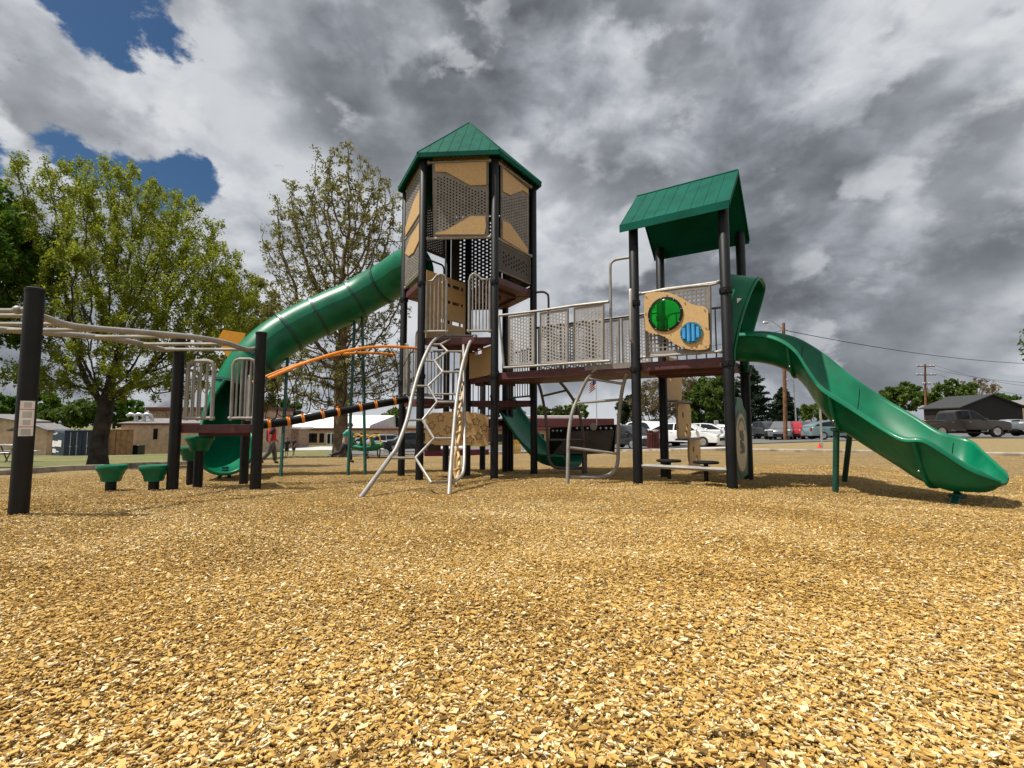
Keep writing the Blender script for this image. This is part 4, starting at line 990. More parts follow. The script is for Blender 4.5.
def bank(scale, off, th, soft, depth, kb, fac):
    """one bank of cumulus in front of the sheet: bright torn rim, grey belly"""
    global ccol
    n = wn(scale, 11, .54, off); n2 = wn(scale, 6, .5, (off[0]+.05, off[1], off[2]-.09))
    m1 = N.new('ShaderNodeMapRange'); m1.interpolation_type = 'SMOOTHSTEP'; m1.inputs[1].default_value = th; m1.inputs[2].default_value = th+soft; L.new(n, m1.inputs[0])
    core = mth('ADD', mth('ADD', n, mth('MULTIPLY', bell, kb)), mth('MULTIPLY', mth('SUBTRACT', n, n2), -1.1))
    m2 = N.new('ShaderNodeMapRange'); m2.inputs[1].default_value = th-.01; m2.inputs[2].default_value = th+depth; L.new(core, m2.inputs[0])
    r = N.new('ShaderNodeValToRGB'); e_ = r.color_ramp.elements; e_[0].color = (.80,.825,.86,1); e_[1].color = (.18,.193,.222,1)
    for p, c in ((.20,(.62,.65,.70)),(.5,(.36,.385,.43)),(.78,(.235,.252,.285))): q = e_.new(p); q.color = (*c, 1)
    L.new(m2.outputs[0], r.inputs[0]); mm = N.new('ShaderNodeMix'); mm.data_type = 'RGBA'; L.new(mth('MULTIPLY', m1.outputs[0], fac), mm.inputs[0]); L.new(ccol, mm.inputs[6]); L.new(r.outputs[0], mm.inputs[7]); ccol = mm.outputs[2]
bank(2.9, (4.4,7.7,1.2), .49, .09, .26, .42, .85)
bank(4.3, (9.1,1.3,5.2), .51, .09, .24, .42, .80)
bank(6.8, (2.7,3.9,8.1), .55, .08, .22, .42, .60)
sc_ = N.new('ShaderNodeVectorMath'); sc_.operation = 'SCALE'; sc_.inputs['Scale'].default_value = 9.6; L.new(ccol, sc_.inputs[0])
# deepen the clear blue a little towards what the photograph shows
hs = N.new('ShaderNodeHueSaturation'); hs.inputs['Saturation'].default_value = 1.35; hs.inputs['Value'].default_value = .72; L.new(sk_.outputs[0], hs.inputs['Color'])
mx = N.new('ShaderNodeMix'); mx.data_type = 'RGBA'; L.new(cover, mx.inputs[0]); L.new(hs.outputs[0], mx.inputs[6]); L.new(sc_.outputs[0], mx.inputs[7])
L.new(mx.outputs[2], bg.inputs['Color'])
cam = bpy.data.cameras.new('camera'); cam.sensor_width = 36; cam.lens = F/1024*36; cam.clip_start = .05; cam.clip_end = 3000
co = bpy.data.objects.new('camera', cam); COL.objects.link(co); co.location = (0, 0, CH); co.rotation_euler = (math.pi/2+PITCH, 0, 0); S.camera = co
S.view_settings.view_transform = 'Standard'; S.view_settings.look = 'None'; S.view_settings.exposure = .38; S.view_settings.gamma = 1; S.view_settings.use_curve_mapping = False
S.cycles.max_bounces = 6; S.cycles.diffuse_bounces = 3; S.cycles.transparent_max_bounces = 12; S.cycles.caustics_reflective = False; S.cycles.caustics_refractive = False
# =================================================================== vehicles
def paint(name, c, metal=.0, rough=.22): return mat(name, c, rough, metal, .05, 2, 0, 1, .4, .5, rvar=.04)
SH = {
 'sedan': dict(L=4.75, w=.9, body=[(-.5,.30),(-.502,.55),(-.492,.86),(-.46,.95),(-.36,.99),(.22,.93),(.38,.86),(.465,.75),(.498,.58),(.495,.28)], cab=[(-.40,.97),(-.26,1.32),(-.16,1.42),(-.02,1.45),(.08,1.41),(.14,1.33),(.29,.92)], wr=.33),
 'suv': dict(L=4.7, w=.94, body=[(-.5,.34),(-.505,.6),(-.495,.98),(-.48,1.06),(.25,1.07),(.40,1.02),(.47,.92),(.5,.72),(.495,.34)], cab=[(-.485,1.05),(-.44,1.45),(-.40,1.62),(-.30,1.69),(0,1.70),(.08,1.66),(.14,1.56),(.29,1.06)], wr=.37),
 'hatch': dict(L=4.5, w=.88, body=[(-.5,.30),(-.502,.58),(-.495,.90),(-.47,1.0),(.25,.93),(.40,.82),(.475,.68),(.5,.5),(.495,.27)], cab=[(-.485,.99),(-.44,1.14),(-.30,1.36),(-.12,1.48),(.02,1.49),(.10,1.45),(.18,1.34),(.36,.88)], wr=.32),
 'pickup': dict(L=5.85, w=1.0, body=[(-.5,.55),(-.502,.72),(-.498,1.14),(-.49,1.2),(-.135,1.2),(-.13,1.18),(.2,1.2),(.40,1.16),(.475,1.08),(.5,.9),(.495,.5)], cab=[(-.135,1.18),(-.125,1.72),(-.10,1.85),(-.02,1.90),(.06,1.90),(.10,1.86),(.13,1.76),(.235,1.18)], wr=.41),
}
def car(kind, loc, ang, pm, label, name=None, group=None, cat='car', plate=True):
    d = SH[kind]; Lg, w, wr = d['L'], d['w'], d['wr']
    t = thing(name or {'sedan':'parked_sedan','suv':'parked_suv','hatch':'parked_hatchback','pickup':'pickup_truck'}[kind], (0,0,0), label, cat, group)
    def ring(prof, y, k=1., dz=0): 
        cz = .65; return [(x*Lg*k, y, cz+(z-cz)*k+dz) for x, z in prof]
    q = MB(); b = d['body']
    q.loft([ring(b, -w, .955), ring(b, -w+.03, .985), ring(b, -w+.10, 1), ring(b, w-.10, 1), ring(b, w-.03, .985), ring(b, w, .955)], True, True); q.obj('body', pm, t, 50)
    c = d['cab']; zb, zt = c[0][1], max(p[1] for p in c)
    def cw(z, ex=0): return (w-.06)-.20*(z-zb)/(zt-zb)+ex
    q = MB(); q.loft([[(x*Lg, sg*cw(z)*k, z+dz) for x, z in c] for sg, k, dz in ((-1,1,0),(-1,.9,.01),(1,.9,.01),(1,1,0))], True, True); q.obj('cabin', pm, t, 50)
    xs = [p[0] for p in c]; mx_ = (min(xs)+max(xs))/2; mz = zb+(zt-zb)*.52
    # side glass in two or three panes split by pillars
    ncut = (min(xs)+max(xs))/2-.005
    def clip(P, x0, x1):
        out = [];
        for i in range(len(P)):
            a, b_ = P[i], P[(i+1) % len(P)]
            for X, s in ((x0, 1), (x1, -1)): pass
            out.append(a)
        def half(Q, X, s):
            r = []
            for i in range(len(Q)):
                a, b_ = Q[i], Q[(i+1) % len(Q)]; ia, ib = s*(a[0]-X) >= 0, s*(b_[0]-X) >= 0
                if ia: r.append(a)
                if ia != ib: k = (X-a[0])/(b_[0]-a[0]); r.append((X, a[1]+(b_[1]-a[1])*k))
            return r
        return half(half(out, x0, 1), x1, -1)
    sh = [(mx_+(x-mx_)*.88, mz+(z-mz)*.80) for x, z in c]
    for sg in (-1, 1):
        for x0, x1 in ((-9, ncut-.008), (ncut+.008, 9)):
            P = clip(sh, x0, x1); q = MB()
            q.loft([[(x*Lg, sg*(cw(z)+ex), z) for x, z in P] for ex in (-.02, .006)], True, True); q.obj('side_window', M['glass'], t, 20)
    def screen(i0, i1, nm):
        q = MB(); a, b_ = c[i0], c[i1]; nx = (b_[1]-a[1])*(1 if i0 > i1 else -1); 
        P = []
        for f in (.08, .93):
            x = a[0]+(b_[0]-a[0])*f; z = a[1]+(b_[1]-a[1])*f; yy = cw(z)-.07; P.append((x*Lg, z, yy))
        dx = Lg*(b_[0]-a[0]); dz_ = b_[1]-a[1]; ln = math.hypot(dx, dz_); n_ = Vector((-dz_/ln, 0, dx/ln)); n_ = n_ if n_.z > 0 else -n_
        pts = [Vector((P[0][0], -P[0][2], P[0][1])), Vector((P[0][0], P[0][2], P[0][1])), Vector((P[1][0], P[1][2], P[1][1])), Vector((P[1][0], -P[1][2], P[1][1]))]
        q.loft([[p+n_*.008 for p in pts], [p-n_*.02 for p in pts]], True, True); q.obj(nm, M['glass'], t, 20)
    screen(len(c)-1, len(c)-3 if kind != 'sedan' else len(c)-2, 'windscreen'); screen(0, 1, 'rear_window')
    for xw in (-.5*Lg+.19*Lg, .5*Lg-.185*Lg):
        for sg in (-1, 1):
            q = MB(); q.lathe([(wr+.05, 0), (wr+.05, .012)], (xw, sg*(w-.045)-.006, wr), 20, (1,0,0), UP, (0,1,0)) if False else q.lathe([(wr+.045,-.03),(wr+.045,.0)], (xw, sg*(w-.012), wr+.02), 20, (1,0,0), UP, (0,sg,0)); q.obj('wheel_arch', M['black'], t)
            q = MB(); q.lathe([(wr*.6,.02),(wr*.9,.03),(wr,0),(wr,-.2),(wr*.9,-.22)], (xw, sg*(w-.005), wr), 20, (1,0,0), UP, (0,sg,0)); wo = q.obj('wheel', M['tyre'], t)
            q = MB(); q.lathe([(wr*.62,.005),(wr*.62,.028),(wr*.5,.02)], (xw, sg*(w-.002), wr), 18, (1,0,0), UP, (0,sg,0))
            for k in range(5):
                a = k*2*math.pi/5; q.box((xw+wr*.32*math.cos(a), sg*(w+.022), wr+wr*.32*math.sin(a)), (wr*.28, .008, wr*.07), (math.cos(a),0,math.sin(a)), (0,1,0), (-math.sin(a),0,math.cos(a)))
            q.obj('rim', M['rim'], wo)
    zl = b[-3][1]; tail = b[2][1]-.10
    for sg in (-1, 1):
        q = MB(); q.cbox((Lg*.5*.968, sg*(w-.24), zl-.02), (.07,.19,.07), .02); q.obj('headlight', M['lampwhite'], t)
        q = MB(); q.cbox((-Lg*.5*.985, sg*(w-.14), tail), (.05,.12,.12), .02); q.obj('tail_light', M['lampred'], t)
        q = MB(); q.cbox((c[-1][0]*Lg-.25, sg*(w+.07), zb+.08), (.08,.09,.06), .02); q.obj('wing_mirror', pm, t)
        for x in ((ncut)*Lg, (ncut-.2)*Lg): q = MB(); q.cbox((x-.12, sg*(w-.004), zb-.12), (.09,.012,.014), .004); q.obj('door_handle', M['rim'], t)
    q = MB(); q.cbox((Lg*.5-.02, 0, .48), (.03, w*.55, .09), .01); q.obj('grille', M['black'], t)
    q = MB(); q.cbox((0, 0, .32), (Lg*.47, w-.01, .05), .01); q.obj('sill_trim', M['black'], t)
    t.location = loc; t.rotation_euler = (0, 0, ang); return t
PC = {k: paint('car paint '+k, c, m) for k, c, m in (('white',(.78,.78,.78),0),('black',(.012,.013,.016),0),('charcoal',(.05,.052,.058),.3),('red',(.32,.012,.02),.1),('teal',(.16,.25,.26),.3),('brown',(.040,.031,.025),.2),('silver',(.42,.43,.45),.5),('grey',(.14,.145,.155),.3))}
def gloc(px, D, dz=0): g = ground(px, D); return (g.x, g.y, g.z+.05+dz)
LOT = 'cars parked in the lot behind the right tower'
car('sedan', gloc(627, 31), R(-62), PC['black'], 'black sedan facing the playground, seen between the curved ladder and a tower post', group=LOT)
car('suv', gloc(652, 35), R(-70), PC['white'], 'white SUV parked partly behind the maroon litter bin', group=LOT)
car('sedan', gloc(683, 31.5), R(-38), PC['white'], 'white sedan facing right in front, behind the post at the stepped tan climber', group=LOT)
car('sedan', gloc(706, 38), R(-28), PC['white'], 'white sedan whose nose shows just right of the stepped tan climber', group=LOT)
car('suv', gloc(716.5, 58), R(75), PC['white'], 'small far white SUV beneath the white notice sign', group=LOT)
car('suv', gloc(752, 60), R(-80), PC['white'], 'far white SUV next to the dark pickup behind the emblem panel', group=LOT)
car('pickup', gloc(764, 55), R(-75), PC['charcoal'], 'charcoal pickup nose out between a white SUV and a big black SUV', group=LOT, cat='truck')
car('suv', gloc(777, 51), R(-122), PC['black'], 'big black SUV left of the wooden lamp pole', group=LOT)
car('suv', gloc(783, 47), R(-125), PC['grey'], 'dark grey SUV just left of the red SUV', group=LOT)
car('suv', gloc(793, 48), R(-118), PC['red'], 'red SUV standing right behind the wooden lamp pole', group=LOT)
car('suv', gloc(803, 49.5), R(-118), PC['charcoal'], 'charcoal SUV between the red SUV and the teal hatchback', group=LOT)
car('suv', gloc(807.5, 55), R(-118), PC['red'], 'dark red SUV mostly hidden behind the teal hatchback tail', group=LOT)
car('suv', gloc(826, 56), R(-80), PC['white'], 'white SUV behind the roof of the teal hatchback', group=LOT)
car('suv', gloc(846, 54), R(-80), PC['silver'], 'silver SUV showing above the teal hatchback windscreen', group=LOT)
car('hatch', gloc(836, 39.5), R(-4), PC['teal'], 'pale teal hatchback seen from the side behind the slide legs', group=LOT)
car('pickup', gloc(958, 36.2), R(-4), PC['brown'], 'dark brown crew cab pickup parked behind the end of the green slide', group=LOT, cat='truck')
car('sedan', gloc(1012, 47), R(172), PC['silver'], 'silver sedan behind the front of the brown pickup', group=LOT)
car('sedan', gloc(978, 62), R(170), PC['charcoal'], 'dark sedan glimpsed over the bonnet of the brown pickup', group=LOT)
car('pickup', gloc(1052, 40), R(176), PC['grey'], 'grey pickup cut off at the edge of the lot beside the silver sedan', group=LOT, cat='truck')
car('suv', gloc(380, 54), R(-155), PC['silver'], 'silver SUV parked before the school, left of the honeycomb climber', group='cars parked before the school')
car('suv', gloc(409, 45), R(-160), PC['black'], 'black SUV parked before the school behind the honeycomb climber', group='cars parked before the school')
car('sedan', gloc(362, 58), R(-150), PC['charcoal'], 'dark sedan parked behind the silver SUV before the school', group='cars parked before the school')
# =================================================================== buildings
M['stucco'] = mat('tan stucco wall', (.58,.41,.285), .9, 0, .12, 1.5, .15, 40)
M['stucco2'] = mat('pinkish tan siding', (.58,.41,.29), .85, 0, .1, 2, .1, 30)
M['brick'] = mat('brown brick wall', (.34,.225,.15), .9, 0, .25, 4, .2, 50)
M['redroof'] = mat('dark red roof band', (.10,.022,.02), .6, 0, .15, 3)
M['whiteroof'] = mat('white membrane roof', (.74,.74,.73), .6, 0, .06, 2)
M['greyroof'] = mat('weathered grey roof', (.17,.16,.16), .8, 0, .15, 2)
M['darkroof'] = mat('dark shingle roof', (.028,.030,.034), .85, 0, .25, 6, .2, 30)
M['darkwall'] = mat('charcoal siding', (.014,.013,.013), .8, 0, .2, 3)
M['steel'] = mat('galvanised steel', (.55,.56,.58), .28, .85, .1, 5)
M['wood'] = mat('brown pole timber', (.17,.075,.032), .85, 0, .3, 4, .3, 60)
M['bluesteel'] = mat('blue painted corrugated steel', (.016,.028,.065), .5, 0, .2, 3)
M['tansteel'] = mat('tan painted corrugated steel', (.30,.165,.075), .6, 0, .15, 3)
M['maroonpl'] = mat('maroon plastic slats', (.09,.016,.02), .5, 0, .15, 5)
M['yellow'] = mat('yellow fence board', (.62,.36,.03), .5, 0, .1, 5)
M['litdoor'] = mat('white door frame', (.7,.72,.74), .5)
def zat(py, D): return CH+slope(py)*D
def xat(px, D): return (px-512)/F*D*(1/(1))
def xa(px, D, py=430): return at(px, py, D).x
def block(t, x0, x1, D, dep, z0, z1, m, name='wall'):
    q = MB(); q.b2((x0, D, z0), (x1, D+dep, z1)); return q.obj(name, m, t, 0)
def win(par, x, z, w, h, D, m='glass', name='window', frame_='white'):
    q = MB(); q.b2((x-w/2-.06, D-.05, z-h/2-.06), (x+w/2+.06, D+.02, z+h/2+.06)); f = q.obj(name, M[frame_], par, 0)
    q = MB(); q.b2((x-w/2, D-.058, z-h/2), (x+w/2, D-.045, z+h/2)); q.obj('pane', M[m], f, 0)
def bld(name, label, u0, u1, D, ytop, dep, wm, rm, ov=.35, rh=.25, cat='building', yb=None, rname='roof'):
    x0, x1 = xa(u0, D), xa(u1, D); zb = min(gz(x, D) for x in np.linspace(x0, x1, 5))-.3; zt = zat(ytop, D)
    t = thing(name, ((x0+x1)/2, D, zb+.3), label, cat); block(t, x0, x1, D, dep, zb, zt, M[wm])
    q = MB(); q.cbox(((x0+x1)/2, D+dep/2, zt+rh/2+.002), ((x1-x0)/2+ov, dep/2+ov, rh/2), .03); q.obj(rname, M[rm], t, 0)
    return t, x0, x1, zb+.3, zt
def gable_bld(name, label, u0, u1, D, yeave, yridge, dep, wm, rm, axis='y', ov=.4):
    """gable end towards the camera (axis y) or long side towards it (axis x)"""
    x0, x1 = xa(u0, D), xa(u1, D); zb = min(gz(x, D) for x in np.linspace(x0, x1, 5))-.3; ze, zr = zat(yeave, D), zat(yridge, D+(0 if axis == 'y' else dep/2))
    t = thing(name, ((x0+x1)/2, D, zb+.3), label, 'building'); q = MB(); xm = (x0+x1)/2
    if axis == 'y': poly = [(x0, zb), (x1, zb), (x1, ze), (xm, zr), (x0, ze)]; q.prism(poly, (0,D,0), (1,0,0), UP, (0,1,0), 0, dep)
    else: poly = [(D, zb), (D+dep, zb), (D+dep, ze), (D+dep/2, zr), (D, ze)]; q.prism(poly, (x0,0,0), (0,1,0), UP, (1,0,0), 0, x1-x0)
    q.obj('wall', M[wm], t, 0); q = MB(); th = .16
    if axis == 'y':
        s = (zr-ze)/((x1-x0)/2); 
        for sg, xe in ((-1, x0-ov), (1, x1+ov)):
            q.prism([(xe, ze-s*ov+.01), (xm, zr+.01), (xm, zr+th), (xe, ze-s*ov+th)], (0,D-ov,0), (1,0,0), UP, (0,1,0), 0, dep+2*ov)
    else:
        s = (zr-ze)/(dep/2)
        for ye in (D-ov, D+dep+ov):
            q.prism([(ye, ze-s*ov+.01), (D+dep/2, zr+.01), (D+dep/2, zr+th), (ye, ze-s*ov+th)], (x0-ov,0,0), (0,1,0), UP, (1,0,0), 0, x1-x0+2*ov)
    q.obj('roof', M[rm], t, 0); return t, x0, x1, zb+.3, ze
# far left sheds
gable_bld('tan_shed', 'tan shed with a sloped roof behind the lone stickered post', 14, 47.5, 52, 430, 424.5, 2.2, 'stucco2', 'greyroof')
gable_bld('tan_building', 'long tan building cut off by the edge behind the picnic table', -60, 20, 58, 422, 415, 3, 'stucco', 'greyroof')
# containers
M['bluesteel2'] = mat('lighter blue grey steel', (.035,.062,.095), .55, 0, .2, 2)  # paler blue for the container body than for its doors
def container(name, label, px0, D0, wd, dep, ang, ytop, wm, sm, marks):
    p0 = ground(px0, D0); X = Vector((math.cos(R(ang)), math.sin(R(ang)), 0)); Y = Vector((-X.y, X.x, 0)); O = Vector((p0.x, D0, 0)); F1 = O+X*wd
    zb = min(gz(p.x, p.y) for p in (O, F1, O+Y*dep)); zt = zat(ytop, D0); H = zt-zb; t = thing(name, (O.x, O.y, zb), label, 'container')
    P = lambda x, y, z: O+X*x+Y*y+UP*(zb+z)
    q = MB(); q.cbox(P(wd/2, dep/2, H/2-.05), (wd/2-.02, dep/2-.02, H/2+.03), .02, X, Y, UP); q.obj('container_body', M[sm], t)
    for x in (.05, wd-.05):
        for y in (.05, dep-.05): q = MB(); q.cbox(P(x, y, H/2), (.08,.08,H/2+.02), .01, X, Y, UP); q.obj('corner_post', M[wm], t)
    for z in (.08, H-.06): q = MB(); q.cbox(P(wd/2, 0, z), (wd/2,.07,.08), .01, X, Y, UP); q.obj('end_rail', M[wm], t)
    q = MB(); n = int(dep/.28)
    for k in range(n): q.cbox(P(0, .2+k*(dep-.4)/(n-1), H/2), (.025,.07,H/2-.18), .01, X, Y, UP)
    q.obj('corrugation', M[sm], t)
    for s0 in (0, 1):
        q = MB(); q.cbox(P(wd*(.25+.5*s0), -.03, H/2), (wd*.24,.03,H/2-.16), .015, X, Y, UP); d = q.obj('door_leaf', M[wm], t)
        for k in (.3, .7): q = MB(); q.tube([P(wd*(.02+.48*s0+.46*k), -.085, .15), P(wd*(.02+.48*s0+.46*k), -.085, H-.15)], .025, 8); q.cbox(P(wd*(.02+.48*s0+.46*k), -.10, H*.42), (.10,.02,.03), .006, X, Y, UP); q.obj('lock_bar', M['steel' if marks else wm], d)
    if marks:
        A = O+Y*dep; 
        for m_ in marks:
            a_, b_ = onplane(m_[0], m_[1], A, O), onplane(m_[2], m_[3], A, O); q = MB(); d = -Y
            q.prism([(a_[0], b_[1]), (b_[0], b_[1]), (b_[0], a_[1]), (a_[0], a_[1])], A, d, UP, -X, .028, .036); q.obj('painted_mark', M['white'], t, 0)
    return t
container('shipping_container', 'dark blue shipping container with white painted marks behind the big tree trunk', 63.5, 45.5, 2.44, 6, 50, 430.5, 'bluesteel', 'bluesteel2',
   [(53,440.5,55.2,447),(55.8,441,58,446.6),(58.4,440,61.5,447),(54,433.5,56.5,434.6),(56,432.6,58,433.6),(55,450.5,59,452.2),(53,448.5,56,453)])
container('storage_container', 'tan storage container with barred doors right of the big tree trunk', 97, 48, 2.66, 6, 42, 429.5, 'tansteel', 'tansteel', None)
# kitchen wing with three bent steel vents
t, x0, x1, zb, zt = bld('kitchen_building', 'low tan building with three bent steel roof vents behind the stepping pods', 121, 262, 56, 424.5, 5, 'stucco2', 'redroof', .3, .18)
q = MB(); q.prism([(56-.25, zt+.185), (56+5.2, zt+.75), (56+5.2, zt+.55), (56-.25, zt+.183-.02)], (x0-.2,0,0), (0,1,0), UP, (1,0,0), 0, x1-x0+.4); q.obj('sloped_roof', M['greyroof'], t, 0)
for i, px in enumerate((132.5, 140.5, 148.5)):
    b = at(px, 422, 57.5); q = MB(); zr = zt+.25
    q.tube(curve_pts([(b.x+.35, 57.5, zr), (b.x+.38, 57.5, zr+.45), (b.x+.25, 57.4, zr+.8), (b.x-.15, 57.3, zr+.9), (b.x-.45, 57.2, zr+.72)], 5), .20, 12); q.obj('roof_vent', M['steel'], t)
win(t, xa(156,56), zat(434,56), .5, 1.2, 56, 'glass', 'window', 'stucco')
for px in (167, 173): 
    q = MB(); q.tube([(xa(px,56), 55.9, zb+.3), (xa(px,56), 55.9, zb+2.2)], .035, 6); q.obj('wall_pipe', M['stucco'], t)
for u in (215, 240): win(t, xa(u,56), zat(436,56), .8, 1.0, 56)
ac = xa(139,53); q = MB(); q.cbox((ac, 52.8, gz(ac,52.8)+.48), (.55,.5,.5), .04); a_ = q.obj('air_conditioner', mat('dark grey metal cabinet',(.045,.05,.045),.5), None, 30, label='dark grey air conditioning unit against the wall of the low vented building', cat='air conditioner')
for k in range(7): q = MB(); q.b2((ac-.5, 52.285, gz(ac,52.8)+.12+k*.12), (ac+.5, 52.298, gz(ac,52.8)+.17+k*.12)); q.obj('louvre', M['black'], a_, 0)
t, x0, x1, zb, zt = bld('gymnasium', 'tall brown gymnasium block rising behind the low vented building', 148, 268, 72, 410.5, 8, 'brick', 'redroof', .3, .5)
for u in (165, 200, 235): q = MB(); xx_ = xa(u,72); q.b2((xx_-.15, 71.8, zb), (xx_+.15, 72.02, zt-.4)); q.obj('pilaster', M['brick'], t, 0)
# the main school
t, x0, x1, zb, zt = bld('school_wing', 'long tan brick school wing under white roofs behind the net bridge', 284, 428, 92, 430, 20, 'stucco', 'redroof', .5, .35)
for u0, u1, y0, y1 in ((262,318,413,427),(318,372,415.2,425)):
    q = MB(); a, b = xa(u0, 98), xa(u1, 98); q.prism([(96, zt+.36), (118, zt+.36), (118, zat(y0,118)), (97, zat(y1,97))], (a,0,0), (0,1,0), UP, (1,0,0), 0, b-a); q.obj('white_roof', M['whiteroof'], t, 0)
for u in (303, 306.5, 311.5, 315, 322, 352, 360, 376): win(t, xa(u,92), zat(438,92), .75, 1.6, 92, 'glass', 'window', 'redroof')
dx = xa(331.5,92); q = MB(); q.b2((dx-.85, 91.9, zb), (dx+.85, 92.05, zb+2.3)); f = q.obj('entrance_door', M['litdoor'], t, 0)
for s in (-.42, .42): q = MB(); q.b2((dx+s-.26, 91.88, zb+.3), (dx+s+.26, 91.895, zb+2.1)); q.obj('pane', M['glass'], f, 0)
for s in (-.75,.75):
    pass
q = MB(); q.b2((xa(385,92), 91.93, zb), (xa(399,92), 92.03, zb+2.0)); q.obj('dark_entrance', M['black'], t, 0)
t, x0, x1, zb, zt = bld('front_annex', 'shaded brown annex at the end of the school wing behind the walking children', 270, 299, 80, 429, 4, 'brick', 'whiteroof', .5, .3)
t, x0, x1, zb, zt = bld('red_trim_school', 'tan school building with a deep maroon roof band behind the bridge', 430, 610, 84, 427, 22, 'stucco', 'redroof', .6, 1.4)
q = MB(); q.cbox(((x0+x1)/2, 83.2, zt-.35), ((x1-x0)/2, .5, .22), .05); q.obj('canopy_beam', M['redroof'], t, 0)
for u in (455, 478, 500, 516, 540, 566, 590): win(t, xa(u,84), zat(438,84), 1.4, 1.3, 84, 'glass', 'window', 'white')
for u in (466, 490, 527, 553, 578): q = MB(); q.b2((xa(u,84)-.2, 82.9, zb), (xa(u,84)+.2, 83.3, zt-.5)); q.obj('canopy_post', M['redroof'], t, 0)
q = MB(); q.cbox((xa(548,84), 90, zt+1.7), (6, 3, .25), .05); q.obj('roof_plant', M['whiteroof'], t, 0)
# yellow fence board and low maroon kerb wall seen beneath the tower
fx0, fx1 = xa(506,30), xa(521,30); zf = gz(fx0,30)
fn_ = thing('yellow_fence', ((fx0+fx1)/2, 30, zf), 'short yellow slatted fence seen between the tower posts and the rear slide', 'fence')
for k in range(8): q = MB(); q.cbox((fx0+.06+k*(fx1-fx0-.12)/7, 30, zf+.42), (.045,.02,.42), .008); q.obj('slat', M['yellow'], fn_)
for z in (.2,.65): q = MB(); q.cbox(((fx0+fx1)/2, 30.04, zf+z), ((fx1-fx0)/2,.02,.04), .006); q.obj('fence_rail', M['yellow'], fn_)
mw = xa(455,29); q = MB(); q.cbox(((xa(425,29)+xa(489,29))/2, 29, gz(mw,29)+.16), ((xa(489,29)-xa(425,29))/2, .12, .22), .02); q.obj('low_wall', mat('crimson painted block',(.16,.012,.035),.6), None, 20, label='low crimson block wall beyond the chips beneath the tower', cat='wall')
# dark house and white garage at the right
t, x0, x1, zb, ze = gable_bld('dark_house', 'charcoal house with a dark gable roof behind the brown pickup', 962, 1024, 78, 407, 395, 7, 'darkwall', 'darkroof', 'y', .5)
t, x0, x1, zb, ze = gable_bld('white_garage', 'small cream garage beside the dark house at the edge', 1012, 1075, 84, 409, 400, 10, 'cream', 'greyroof')
# =================================================================== poles, wires, signs
px_, D_ = 785.5, 43; g = ground(px_, D_); zt = zat(323, D_)
lp = thing('lamp_pole', g, 'tall wooden pole with a lamp arm at the edge of the parking lot', 'street lamp')
q = MB(); q.tube([(g.x, g.y, g.z-.3), (at(784.5,380,D_).x, g.y, (g.z+zt)/2), (at(783.5,323,D_).x, g.y, zt)], [.17,.15,.12], 12); q.obj('pole', M['wood'], lp)
xx_ = at(783.5,328,D_).x; q = MB(); q.tube(curve_pts([(xx_, g.y, zat(330,D_)), (at(775,325,D_).x, g.y-.2, zat(324.5,D_)), (at(768,322,D_).x, g.y-.4, zat(320.8,D_))], 4), .035, 6); q.obj('lamp_arm', M['steel'], lp)
h = at(765.5,322.5,D_-.4); q = MB(); q.ball(tuple(h), (.28,.16,.13), 12, 7); q.obj('lamp_head', M['steel'], lp)
q = MB(); q.cbox((xx_, g.y-.05, zat(330,D_)), (.32,.04,.04), .01); q.obj('cross_bracket', M['steel'], lp)
px_, D2 = 926, 95; g2 = ground(px_, D2); zt2 = zat(364, D2); up = thing('utility_pole', g2, 'utility pole with two crossarms rising behind the brown pickup', 'utility pole')
q = MB(); q.tube([(g2.x, D2, g2.z-.3), (at(925,364,D2).x, D2, zt2)], [.22,.15], 10); q.obj('pole', M['wood'], up); xu = at(925,366,D2).x
for y, hw in ((366.5, 1.75), (375.0, 1.9), (384,.8)):
    q = MB(); q.cbox((xu, D2-.15, zat(y,D2)), (hw,.07,.08), .01); q.obj('crossarm', M['wood'], up)
    for k in (-.92,-.5,.5,.92): q = MB(); q.lathe([(.05,0),(.09,.06),(.07,.14),(.09,.2),(.03,.24)], (xu+hw*k, D2-.15, zat(y,D2)+.08), 8); q.obj('insulator', M['white'], up)
q = MB(); q.lathe([(.28,-.6),(.3,-.5),(.3,.5),(.2,.6)], (xu+.4, D2-.1, zat(390,D2)), 12); q.obj('transformer', M['steel'], up)
def wire(name, a, b, sag, label, r=.018, lab=None):
    a, b = Vector(a), Vector(b); q = MB(); q.tube([a+(b-a)*k/24-UP*sag*4*(k/24)*(1-k/24) for k in range(25)], r, 5); q.obj(name, M['black'], None, 40, label=label, cat='wire')
wire('overhead_wire', (xx_+.2, D_, zat(330.5,D_)), at(1075,364,70), .9, 'thin overhead wire running from the wooden lamp pole to the right edge', .03)
wire('overhead_wire', (xx_-.2, D_, zat(330.5,D_)), at(560,360,95), 1.2, 'thin overhead wire running from the wooden lamp pole behind the right tower', .02)
for k, y in ((-.92,366.5),(.92,366.5),(.92,375)):
    wire('power_line', (xu+1.75*k, D2-.15, zat(y,D2)+.3), at(1100,388+ (y-366)*1.2+k*4,60), 1.0, {(-.92,366.5):'power line from the upper crossarm left end of the utility pole',(.92,366.5):'power line from the upper crossarm right end of the utility pole',(.92,375):'power line from the lower crossarm of the utility pole'}[(k,y)], .022)
